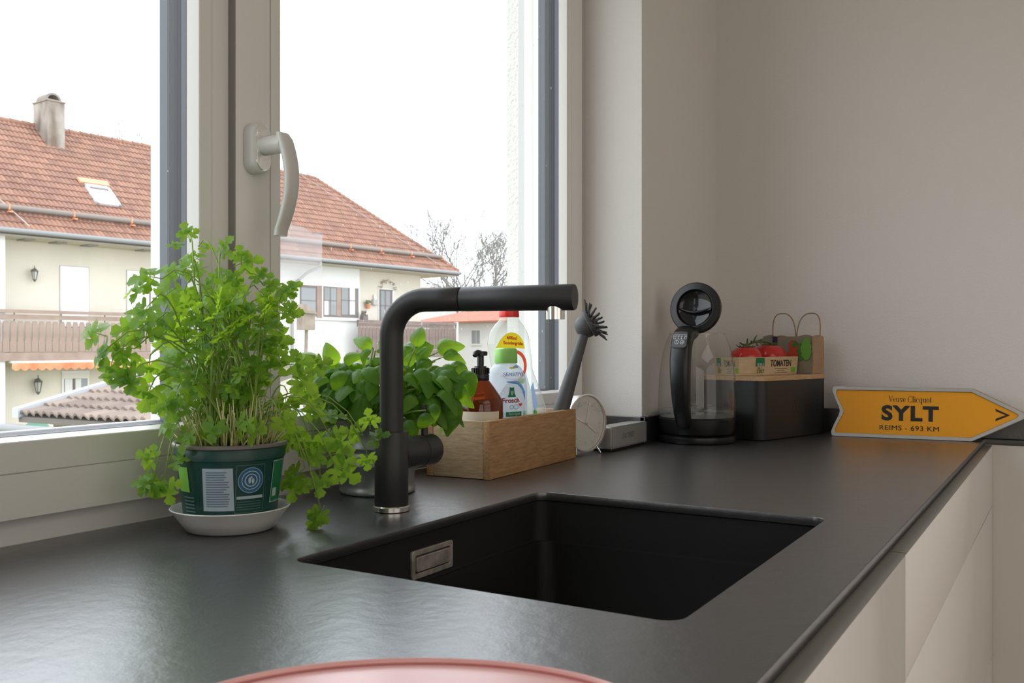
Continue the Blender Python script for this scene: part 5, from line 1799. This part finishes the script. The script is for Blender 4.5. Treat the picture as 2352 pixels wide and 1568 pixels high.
# chimney (the front foot stands on the slope)
cb = EAVE_B + 3.6
ca0 = bl(109, 330, cb)[0]
ca1 = bl(149, 330, cb)[0]
zt = bl(140, 236, cb)[1]
zr = EAVE_Z + (cb - EAVE_B) / (RIDGE_B - EAVE_B) * (RIDGE_Z - EAVE_Z)
cm = bpy.data.materials.new('chimney_render')
CHIM = pbsdf('chimney_plaster', (.40, .365, .32), .95, vary=(1.3, (.13, .095, .07), 5, (1, 1, .5)))
ch = MB().box(ca0 - AX, ca1 - AX, cb - BY0, cb + .95 - BY0, zr - .15 - GND, zt - GND).build('chimney', CHIM, house)
MB().box(ca0 - .03 - AX, ca1 + .03 - AX, cb - .03 - BY0, cb + .98 - BY0, zt - GND, zt + .05 - GND).build('chimney_slab', pbsdf('chimney_slab', (.25, .20, .16), .9), ch)
mid = (ca0 + ca1) / 2 - AX
cap = MB()
cap.prism(arc(0, 0, .27, 0, 180, 12) + list(reversed(arc(0, 0, .20, 0, 180, 12))), -.32, .32, frame_M((mid - .02, cb + .45 - BY0, zt + .05 - GND), (1, 0, 0), (0, 0, 1)))
cap.build('chimney_cowl', pbsdf('cowl_clay', (.20, .175, .15), .9), ch)
MB().box(ca0 - .1 - AX, ca1 + .15 - AX, cb - .12 - BY0, cb - .01 - BY0, zr - .18 - GND, zr - .03 - GND).build('flashing', pbsdf('flashing_dark', (.12, .11, .10), .6), ch)
# roof window
y0s, y1s = 1.62, 2.72
def slope_y(v, u):
    # distance up the slope for a line of sight
    best = None
    for k in range(600):
        y = k * .01
        b_ = EAVE_B + y / SLL * (RIDGE_B - EAVE_B)
        z = EAVE_Z + y / SLL * (RIDGE_Z - EAVE_Z)
        zz = bl(u, v, b_)[1]
        if best is None or abs(zz - z) < best[0]:
            best = (abs(zz - z), y, bl(u, v, b_)[0])
    return best[1], best[2]
yb_, ab_ = slope_y(474, 232)
yt_, at_ = slope_y(428, 190)
yb2, ab2 = slope_y(474, 284)
swid = ab2 - ab_
sk_M = Matrix((Vector((1, 0, 0)), sdir, nrm)).transposed().to_4x4()
sk_M.translation = roof_pt(at_, yb_, .055)
sk_L = yt_ - yb_
sk = MB()
for x0, x1, ya, yc in ((0, swid, 0, .10), (0, swid, sk_L - .12, sk_L), (0, .10, 0, sk_L), (swid - .10, swid, 0, sk_L)):
    sk.box(x0, x1, ya, yc, 0, .075)
sko = place('roof_window', sk.mesh('roof_window', pbsdf('roof_window_grey', (.50, .53, .55), .5)), house, sk_M)
MB().box(.08, swid - .08, .08, sk_L - .1, .030, .038).build('pane', pbsdf('sky_glass', (.60, .62, .63), .08), sko)
MB().box(.10, swid - .10, sk_L - .20, sk_L - .15, .039, .060).build('sash_bar', DARKF, sko)
MB().box(-.10, swid + .05, sk_L + .05, sk_L + .30, .0, .085).build('bright_tiles', pbsdf('tile_new', (.62, .30, .17), .75), sko, label='newer orange tiles over the roof window')
# left balcony
BALB = 27.25
bz = lambda u, v: bl(u, v, BALB)[1]
bal_a0, bal_a1 = A_L + 2, bl(520, 760, BALB)[0]
zr1, zr0 = bz(0, 710), bz(0, 717)
def balcony(a0, a1, tops, WOODM, pitch, bw, gap_style, label, bb_=BALB):
    """tops: absolute heights rail top, rail bottom, 2nd rail top/bottom, boards top/bottom, beam top/bottom"""
    rt, rb2, s1_, s0_, t1, t0, m1, m0 = tops
    X0, X1, Y = a0 - AX, a1 - AX, bb_ - BY0
    bo = MB().box(X0, X1, Y - .06, Y + .06, rb2 - GND, rt - GND).build('balcony_rail', WOODM, house, label=label)
    MB().box(X0, X1, Y - .02, Y + .02, s0_ - GND, s1_ - GND).build('rail_board', WOODM, bo)
    MB().box(X0, X1, Y - .03, Y + .10, m0 - GND, m1 - GND).build('floor_beam', WOODM, bo)
    MB().box(X0, X1, Y + .02, .0, m0 + .02 - GND, m0 + .20 - GND).build('balcony_slab', HW, bo)
    MB().box(X0, X1, Y + .021, Y + .05, t0 + .12 - GND, t0 + .20 - GND).build('lower_rail', WOODM, bo)
    nb = int((X1 - X0) / pitch)
    w2 = bw / 2
    # board with narrow neck near the top and a broad foot
    ol = [(-w2 - gap_style, 0), (w2 + gap_style, 0), (w2 + gap_style, (t1 - t0) * .30), (w2, (t1 - t0) * .36), (w2, (t1 - t0) * .93), (w2 - .02, (t1 - t0) * .97), (w2 - .02, t1 - t0), (-w2 + .02, t1 - t0), (-w2 + .02, (t1 - t0) * .97), (-w2, (t1 - t0) * .93), (-w2, (t1 - t0) * .36), (-w2 - gap_style, (t1 - t0) * .30)]
    me = MB().prism(ol, -.011, .011, Matrix.Rotation(R(90), 4, 'X')).mesh('balcony_board', WOODM)
    for k in range(nb):
        place('balcony_board', me, bo, Matrix.Translation((X0 + pitch * (k + .5), Y, t0 - GND)))
    for k in range(int((X1 - X0) / 1.36) + 1):
        MB().box(X0 + 1.36 * k - .012, X0 + 1.36 * k + .012, Y + .022, Y + .05, t1 - GND, rb2 - GND).build('baluster', DARKF, bo)
    return bo
tops = [bz(0, 709.5), bz(0, 717), bz(0, 721), bz(0, 731.5), bz(0, 736), bz(0, 808), bz(0, 810), bz(0, 829)]
pitch = (bl(170, 770, BALB)[0] - bl(10, 770, BALB)[0]) / 10
balcony(bal_a0, bal_a1, tops, BWOOD, pitch, pitch * .74, pitch * .10, 'brown wooden balcony railing')
# right balcony wraps past the corner of the house
RB = 27.1
rz = lambda v: bl(850, v, RB)[1]
tops = [rz(735), rz(741), rz(742), rz(750), rz(751), rz(803), rz(804), rz(822)]
ra0, ra1 = bl(822, 770, RB)[0], bl(1047, 770, RB)[0]
p2_ = (ra1 - ra0) / 30
balcony(ra0, ra1, tops, BDARK, p2_, p2_ * .88, 0.0, 'dark brown wooden balcony railing at the right corner', RB)
MB().box(ra1 - AX, ra1 + .10 - AX, RB - .06 - BY0, RB + .10 - BY0, rz(822) - GND, rz(733) - GND).build('balcony_post', HW2, house)
# awning under the left balcony, scalloped orange edge
AWB = 27.15
az = lambda u, v: bl(u, v, AWB)[1]
aa0, aa1 = bl(26, 840, AWB)[0], bl(470, 840, AWB)[0]
aw = MB().box(aa0 - AX, aa1 - AX, AWB - BY0 - .02, AWB - BY0 + .22, az(26, 834) - GND, az(26, 829) - GND).build('awning_case', pbsdf('awning_case', (.60, .57, .52), .6), house)
vl = MB()
zt_, zb_ = az(26, 834) - GND, az(26, 846) - GND
ns = 26
sw_ = (aa1 - aa0) / ns
for k in range(ns):
    x0 = aa0 - AX + sw_ * k
    pts = [(x0, zt_), (x0 + sw_, zt_)] + [(x0 + sw_ * (1 - q / 8), zb_ - .07 * math.sin(math.pi * q / 8)) for q in range(9)]
    vl.prism(pts, -.006, .006, frame_M((0, AWB - BY0 - .03, 0), (1, 0, 0), (0, 0, 1)))
vl.build('awning_valance', pbsdf('awning_orange', (.50, .17, .07), .85, vary=(2.2, (.62, .30, .17))), aw, label='orange scalloped awning edge')
# roller shutters and the ground floor window, on the left wall
def wbox(u0, u1, v0, v1, y0, y1, name, m, parent=None, b_=WALL_B, label=None):
    a0, z1 = bl(u0, v0, b_)
    a1 = bl(u1, v0, b_)[0]
    z0_ = bl((u0 + u1) / 2, v1, b_)[1]
    z1 = bl((u0 + u1) / 2, v0, b_)[1]
    return MB().box(a0 - AX, a1 - AX, y0 + b_ - BY0, y1 + b_ - BY0, z0_ - GND, z1 - GND).build(name, m, parent or house, label=label)
s1_ = wbox(137, 204, 611, 750, -.022, .0, 'shutter_surround', pbsdf('surround_grey', (.40, .39, .37), .7))
wbox(138, 202, 613, 750, -.030, -.021, 'roller_shutter', SHUT, s1_)
s2_ = wbox(290, 352, 621, 750, -.022, .0, 'shutter_surround', MATS['surround_grey'])
wbox(291.5, 341, 623, 750, -.030, -.021, 'roller_shutter', SHUT, s2_)
wbox(342, 352, 623, 750, -.028, -.021, 'dark_gap', DARKF, s2_)
gw = wbox(141, 203, 851, 912, -.05, .0, 'window', pbsdf('window_frame_pale', (.72, .70, .66), .6))
wbox(143, 201, 856, 868, -.065, -.045, 'shutter_box', pbsdf('box_pale', (.66, .63, .57), .7), gw)
wbox(145, 199, 869, 910, -.058, -.049, 'pane', GLS, gw)
wbox(147, 164, 870, 910, -.064, -.057, 'curtain', CURT, gw)
wbox(171, 184, 870, 910, -.064, -.057, 'curtain', CURT, gw)
wbox(165, 170, 869, 910, -.068, -.050, 'mullion', DARKF, gw)
for u in (60, 133, 205, 330):
    a, z = bl(u, 553, 27.75)
    MB().box(a - .16 - AX, a + .16 - AX, 27.5 - BY0, 28.0 - BY0, EAVE_Z - .20 - GND, EAVE_Z - .158 - GND).build('soffit_vent', pbsdf('vent_grey', (.25, .24, .22), .8), house)
# bay window, door and small things on the right part
BB = 27.75
bw_ = wbox(685, 826, 654, 732, -.03, .0, 'bay_window', pbsdf('window_white', (.64, .63, .615), .6), b_=BB)
wbox(687, 822, 658, 728, -.04, -.028, 'dark_frame', DARKF, bw_, BB)
wbox(690, 723, 661, 725, -.05, -.038, 'pane', GLS, bw_, BB)
wbox(726, 737, 656, 730, -.055, -.038, 'post', BWOOD, bw_, BB)
wbox(737.5, 740, 656, 730, -.06, -.038, 'white_bar', MATS['window_white'], bw_, BB)
wbox(743, 771, 661, 723, -.05, -.038, 'pane', pbsdf('far_glass_pale', (.20, .205, .205), .10), bw_, BB)
wbox(783, 814, 661, 723, -.05, -.038, 'pane', MATS['far_glass_pale'], bw_, BB)
wbox(772, 781, 660, 726, -.052, -.038, 'mullion', BWOOD, bw_, BB)
for (x0, x1, y0, y1) in ((756, 757.6, 661, 723), (798, 799.6, 661, 723), (743, 771, 689, 691.2), (783, 814, 689, 691.2), (690, 723, 689, 691)):
    wbox(x0, x1, y0, y1, -.060, -.045, 'muntin', DARKF, bw_, BB)
wbox(743, 752, 690, 723, -.054, -.049, 'curtain', CURT, bw_, BB)
wbox(758, 770, 662, 700, -.0535, -.049, 'dark_room', GLS, bw_, BB)
wbox(802, 813, 662, 722, -.0535, -.049, 'curtain', CURT, bw_, BB)
MB().box(bl(684, 730, BB)[0] - AX, bl(829, 730, BB)[0] - AX, BB - BY0 - .10, BB - BY0, bl(750, 735, BB)[1] - GND, bl(750, 731.5, BB)[1] - GND).build('window_sill', MATS['window_white'], house)
dr = wbox(868, 905, 662, 740, -.03, .0, 'balcony_door', MATS['window_white'])
wbox(870, 900, 665, 740, -.04, -.028, 'dark_frame', DARKF, dr)
wbox(873, 894, 668, 740, -.05, -.038, 'pane', MATS['far_glass_pale'], dr)
wbox(882, 884, 668, 740, -.06, -.045, 'muntin', DARKF, dr)
wbox(873, 894, 701, 703, -.06, -.045, 'muntin', DARKF, dr)
# downpipe with its swan neck
ap, zp_ = bl(674, 700, 27.6)
za = bl(674, 655, 27.6)[1]
a2 = bl(727, 610, 27.2)[0]
MB().tube([loc(a2, 26.95, EAVE_Z - .10), loc(a2 - .02, 26.98, EAVE_Z - .30), loc(a2 - .35, 27.3, EAVE_Z - .50), loc(ap + .15, 27.6, za + .14), loc(ap, 27.65, za - .12), loc(ap, 27.65, GND + .1)], .055, 10).build('downpipe', pbsdf('pipe_grey', (.30, .28, .26), .6), house, 60)
# garden side ground floor strip of windows under the right balcony
wbox(838, 868, 850, 900, -.03, 0, 'window', DARKF)
# planters of the wall: flower pots and a dry wreath over the door
def wall_thing(name, label, cat, u, v, b_, off=.12):
    a, z = bl(u, v, b_)
    p = e1 * a + e2 * (b_ - off) + Vector((0, 0, z))
    return thing(name, label, cat, tuple(p), HROT)
pt_ = wall_thing('flower_pot', 'small orange flower pot hanging on the far wall beside the balcony door', 'flower pot', 840, 709, WALL_B, .14)
MB().lathe([(.075, 0), (.11, .16), (.12, .165), (.12, .19), (.10, .19)], 14).build('pot', pbsdf('pot_orange', (.55, .22, .10), .8), pt_, 40)
sp = MB()
rf = random.Random(4)
for k in range(16):
    sp.sphere((rf.uniform(-.11, .11), rf.uniform(-.08, .08), .21 + rf.uniform(0, .12)), rf.uniform(.03, .055), 6, 4)
sp.build('plant', pbsdf('far_green', (.14, .17, .08), .9), pt_, kind='stuff')
pt_ = wall_thing('planter', 'dark little plant box on the bay corner above the dark balcony', 'planter', 829, 735, 27.75, .18)
MB().box(-.13, .13, -.10, .10, 0, .16).build('box', DARKF, pt_)
sp = MB()
for k in range(14):
    sp.sphere((rf.uniform(-.13, .13), rf.uniform(-.08, .08), .18 + rf.uniform(0, .16)), rf.uniform(.04, .06), 6, 4)
sp.build('plant', pbsdf('far_twig', (.16, .14, .11), .9), pt_, kind='stuff')
pt_ = wall_thing('wall_shrine', 'small white lantern shelf on the far wall left of the balcony door', 'shelf', 858, 700, WALL_B, .08)
MB().box(-.14, .14, -.06, .07, 0, .22).build('shelf_box', MATS['surround_grey'], pt_)
MB().lathe([(.05, .22), (.07, .30), (.05, .40), (.01, .46)], 12).build('lantern', WHITE, pt_, 40)
wr = wall_thing('dry_garland', 'dry twig garland over the far balcony door', 'garland', 888, 655, WALL_B, .06)
tw = MB()
for k in range(46):
    f = rf.uniform(-1, 1)
    p = Vector((f * .50, 0, .16 * (1 - f * f) + rf.uniform(-.05, .05) - (.16 if abs(f) > .8 else 0)))
    tw.tube([p, p + Vector((rf.uniform(-.14, .14), rf.uniform(-.03, .0), rf.uniform(-.09, .09)))], .011, 4)
    if k % 4 == 0:
        tw.sphere(tuple(p), .032, 6, 4)
tw.build('twigs', pbsdf('dry_twig', (.34, .28, .21), .9), wr, kind='stuff')
# wall lanterns
IRON = pbsdf('lantern_iron', (.10, .095, .085), .6)
LGL = pbsdf('lantern_glass', (.45, .43, .38), .2)
def lantern(label, u, v, s):
    t = wall_thing('wall_lantern', label, 'lantern', u, v, WALL_B, .20)
    t['group'] = 'wall lanterns of the house'
    MB().lathe([(.02 * s, .17 * s), (.12 * s, .07 * s), (.125 * s, .05 * s), (.10 * s, .05 * s)], 6).build('roof', IRON, t, 20)
    g = MB()
    for k in range(6):
        a = math.pi / 3 * k
        g.tube([(.10 * s * math.cos(a), .10 * s * math.sin(a), .05 * s), (.055 * s, 0, -.20 * s) if False else (.055 * s * math.cos(a), .055 * s * math.sin(a), -.20 * s)], .009 * s, 5)
    g.lathe([(.055 * s, -.21 * s), (.06 * s, -.195 * s), (.03 * s, -.25 * s), (.008 * s, -.27 * s)], 8)
    g.tube([(0, .0, .16 * s), (0, 0, .24 * s)], .012 * s, 6)
    g.tube([(0, .05 * s, .12 * s), (0, .19, .12 * s)], .014 * s, 6)
    g.build('cage', IRON, t)
    MB().lathe([(.088 * s, .05 * s), (.048 * s, -.195 * s)], 6).build('glass', LGL, t)
lantern('black wall lantern on the upper wall above the left balcony', 72, 628, .95)
lantern('black wall lantern on the ground floor wall under the awning', 80, 882, 1.15)
# far ground floor plant ring and a table umbrella below the shed gutter
um = thing('garden_parasol', 'small green and orange garden parasol under the shed gutter', 'parasol', tuple(at(84, 990, 19.0)), 0)
MB().lathe([(.24, .10), (.14, .19), (.02, .27)], 12, cap0=False).build('canopy', pbsdf('parasol_green', (.07, .17, .11), .8), um, 30)
MB().lathe([(.09, .03), (.08, .10), (.02, .12)], 10).build('orange_flowers', pbsdf('flower_orange', (.55, .20, .08), .8), um)
MB().tube([(0, 0, -2.0), (0, 0, .26)], .018, 8).build('pole', IRON, um)

# ------------------------------------------------------------------ shed roof in front of the house
S_ORG = at(43, 947, 11.7)
se = right_v * math.cos(R(30)) - fwd_v * math.sin(R(30))        # along the eave, coming nearer to the right
su = right_v * math.sin(R(30)) + fwd_v * math.cos(R(30))        # up the slope
shed = thing('garden_shed', 'low garden shed with a weathered brown tiled roof and white verge', 'shed', (S_ORG.x, S_ORG.y, GND), math.atan2(se.y, se.x))
zt0 = S_ORG.z - GND
rise = math.tan(R(13.0))
LSH, DSH = 2.42, 2.42
sdir2 = Vector((0, 1, rise)).normalized()
nrm2 = Vector((0, -sdir2.z, sdir2.y))
# local x along the eave, local y up the slope
MB().box(.25, LSH, .30, DSH, 0, zt0 - .12).build('walls', pbsdf('shed_wall', (.46, .42, .37), .9), shed)
MB().add([Vector((0, 0, zt0 - .05)), Vector((LSH, 0, zt0 - .05)), Vector((LSH, DSH, zt0 - .05 + rise * DSH)), Vector((0, DSH, zt0 - .05 + rise * DSH)), Vector((0, 0, zt0 - .12)), Vector((LSH, 0, zt0 - .12)), Vector((LSH, DSH, zt0 - .12 + rise * DSH)), Vector((0, DSH, zt0 - .12 + rise * DSH))],
         [(0, 1, 2, 3), (4, 7, 6, 5), (0, 4, 5, 1), (1, 5, 6, 2), (2, 6, 7, 3), (3, 7, 4, 0)]).build('roof_boards', pbsdf('shed_boards', (.16, .14, .12), .9), shed)
STILE = random_mat('shed_tile', (.15, .112, .092), (.25, .19, .155), .9, 'object')
tv2, tf2 = tile_shape(.30, .40, .045, .040, .020)
q = MB(); q.add(tv2, tf2)
SME = q.mesh('shed_tile', STILE, 50)
rsh = random.Random(12)
for j in range(7):
    for i in range(8):
        M = Matrix((Vector((1, 0, 0)), sdir2, nrm2)).transposed().to_4x4()
        M.translation = Vector((.06 + i * .30, 0, zt0 - .045)) + sdir2 * (j * .33 - .02) + nrm2 * rsh.uniform(0, .008)
        place('roof_tile', SME, shed, M)
MB().add([Vector((-.06, -.05, zt0 - .06)), Vector((.07, -.05, zt0 - .06)), Vector((.07, -.05, zt0 + .055)), Vector((-.06, -.05, zt0 + .055)),
          Vector((-.06, DSH, zt0 - .06 + rise * DSH)), Vector((.07, DSH, zt0 - .06 + rise * DSH)), Vector((.07, DSH, zt0 + .055 + rise * DSH)), Vector((-.06, DSH, zt0 + .055 + rise * DSH))],
         [(0, 1, 2, 3), (4, 7, 6, 5), (0, 4, 5, 1), (1, 5, 6, 2), (2, 6, 7, 3), (3, 7, 4, 0)]).build('verge_board', pbsdf('verge_white', (.42, .43, .45), .5), shed, label='white metal verge')
MB().tube([Vector((-.12, -.13, zt0 - .20)), Vector((LSH, -.13, zt0 - .20))], .07, 10).build('gutter', GUT, shed, 60)
MB().tube([Vector((0.20, -.12, zt0 - .22)), Vector((0.20, .1, zt0 - .50)), Vector((.20, .22, zt0 - .7)), Vector((.20, .22, .05))], .04, 8).build('downpipe', MATS['pipe_grey'], shed, 60)

# ------------------------------------------------------------------ small house far right, trees, bird house, ground
fh_t = 47.0
f0, f1 = at(968, 716, fh_t), at(1250, 716, fh_t - 6)
fx = (f1 - f0); fx.z = 0
fdir = fx.normalized()
fh = thing('far_house', 'low white far house with an orange roof behind the dark balcony', 'house', (f0.x, f0.y, GND), math.atan2(fdir.y, fdir.x))
FL = fx.length + 3
ze = at(1010, 740, fh_t).z - GND
zr2 = at(1010, 714, fh_t + 3.0).z - GND
MB().box(.0, FL, .5, 7.5, 0, ze).build('wall', HW2, fh)
ro = MB().add([Vector((-1.2, 0, ze)), Vector((FL, 0, ze)), Vector((FL - 2.4, 4, zr2)), Vector((-1.2, 4, zr2)), Vector((-1.2, 8, ze)), Vector((FL, 8, ze)), Vector((-1.2, 0, ze - .07)), Vector((FL, 0, ze - .07)), Vector((FL, 8, ze - .07)), Vector((-1.2, 8, ze - .07))],
              [(0, 1, 2, 3), (3, 2, 5, 4), (1, 5, 2), (0, 3, 4), (6, 9, 8, 7), (0, 6, 7, 1), (1, 7, 8, 5), (5, 8, 9, 4), (4, 9, 6, 0)])
ro.build('roof', pbsdf('far_roof_orange', (.36, .125, .075), .8, vary=(1.5, (.32, .11, .065))), fh)
wp = (at(1092, 774, fh_t - 2.2) - f0)
wx = wp.dot(fdir)
wz0, wz1 = at(1092, 793, fh_t - 2.5).z - GND, at(1092, 754, fh_t - 2.5).z - GND
wf = MB().box(wx - .36, wx + .38, .44, .5, wz0, wz1).build('window', MATS['window_white'], fh)
MB().box(wx - .26, wx + .02, .42, .45, wz0 + .09, wz1 - .09).build('pane', GLS, wf)
MB().box(wx + .08, wx + .30, .42, .45, wz0 + .09, wz1 - .09).build('pane', GLS, wf)
# second roof showing over the balcony at the house corner
r0 = at(950, 664, 60); r1 = at(1010, 690, 60)
fr2 = thing('far_roof_house', 'distant house with an orange gable roof just right of the long house', 'house', (r0.x, r0.y, GND), math.atan2(right_v.y, right_v.x))
za_, zb2 = at(975, 658, 60).z - GND, at(975, 690, 60).z - GND
MB().box(-1, 3.2, 0, 6, 0, zb2).build('wall', HW2, fr2)
MB().add([Vector((-1.4, -.3, zb2)), Vector((3.6, -.3, zb2)), Vector((2.6, 3, za_ + .15)), Vector((-1.4, 3, za_ + .15)), Vector((-1.4, 6.3, zb2)), Vector((3.6, 6.3, zb2))], [(0, 1, 2, 3), (3, 2, 5, 4), (1, 5, 2), (0, 3, 4), (0, 4, 5, 1)]).build('roof', MATS['far_roof_orange'], fr2)

BARK = pbsdf('tree_bark', (.21, .20, .185), .9)
def bare_tree(label, u, t, height, spread, seed, depth=6):
    p = at(u, 793, t)
    tr = thing('bare_tree', label, 'tree', (p.x, p.y, GND), 0, group='bare trees behind the house')
    r3 = random.Random(seed)
    tk, br = MB(), MB()
    top = Vector((0, 0, height * .26))
    tk.tube([Vector((0, 0, 0)), Vector((.05, 0, height * .14)), top], [.24, .19, .16], 8)
    tk.build('trunk', BARK, tr, 60)
    def grow(p, d, L_, rad, lv):
        if lv == 0:
            return
        q = p + d * L_
        mid = p + d * L_ * .5 + Vector((r3.uniform(-1, 1), r3.uniform(-1, 1), 0)) * L_ * .05
        br.tube([p, mid, q], [rad, rad * .85, rad * .7], 4 if lv > 2 else 3, caps=False)
        n = r3.choice((2, 3, 3))
        for k in range(n):
            nd = (d + Vector((r3.gauss(0, 1), r3.gauss(0, 1), r3.gauss(0, .6))) * spread + Vector((0, 0, .10))).normalized()
            grow(q if k else mid + (q - mid) * r3.random(), nd, L_ * r3.uniform(.66, .88), max(rad * .66, .013), lv - 1)
    for k in range(5):
        a = 2 * math.pi * k / 5 + r3.random()
        grow(top - Vector((0, 0, r3.uniform(0, 1.0))), Vector((math.cos(a) * .45, math.sin(a) * .45, 1)).normalized(), height * .185, .10, depth)
    br.build('branches', BARK, tr, kind='stuff')
bare_tree('tall bare tree standing right of the hip roof', 1092, 58, 14.6, .40, 5, 7)
bare_tree('lower bare tree close to the window edge, behind the far house', 1180, 74, 14.0, .45, 8, 6)
bare_tree('bare tree peeping out under the eave corner', 1020, 90, 15.0, .5, 11)
bare_tree('bare shrubby tree in front of the far white house', 1062, 33, 3.9, .55, 15, 5)
bare_tree('thin bare tree top showing over the long roof ridge', 330, 60, 23.0, .4, 19, 6)

# bird house on its pole
bp0 = at(704, 758, 13.0)
bh = thing('bird_house', 'weathered wooden bird house on a thin pole in the garden', 'bird house', (bp0.x, bp0.y, GND), R(-20))
OLDW = pbsdf('old_wood', (.27, .22, .17), .9, vary=(9, (.20, .16, .125)))
zb3 = bp0.z - GND
MB().tube([(-.10, 0, 0), (-.05, 0, zb3 * .5), (0, 0, zb3)], .026, 8).build('pole', OLDW, bh, 60)
MB().box(-.105, .085, -.09, .09, zb3, zb3 + .25).build('box', OLDW, bh)
MB().add([Vector((-.14, -.13, zb3 + .24)), Vector((.13, -.13, zb3 + .22)), Vector((.13, .13, zb3 + .22)), Vector((-.14, .13, zb3 + .24)), Vector((-.09, -.13, zb3 + .36)), Vector((-.09, .13, zb3 + .36)), Vector((-.07, -.13, zb3 + .33))], [(0, 1, 2, 3), (0, 3, 5, 4), (1, 4, 5, 2), (0, 4, 1), (3, 2, 5)]).build('roof', OLDW, bh)
MB().lathe([(.025, -.092), (.025, -.088)], 14, Matrix.Translation((-.01, 0, zb3 + .16)) @ Matrix.Rotation(R(90), 4, 'X')).build('entrance_hole', INK, bh)

gr = MB().quad(Vector((-60, 1.2, GND)), Vector((120, 1.2, GND)), Vector((120, 120, GND)), Vector((-60, 120, GND))).build('ground', pbsdf('garden_ground', (.20, .22, .11), .95, vary=(.8, (.28, .26, .17))), None)
struct(gr, 'grass and paving of the garden between the houses')
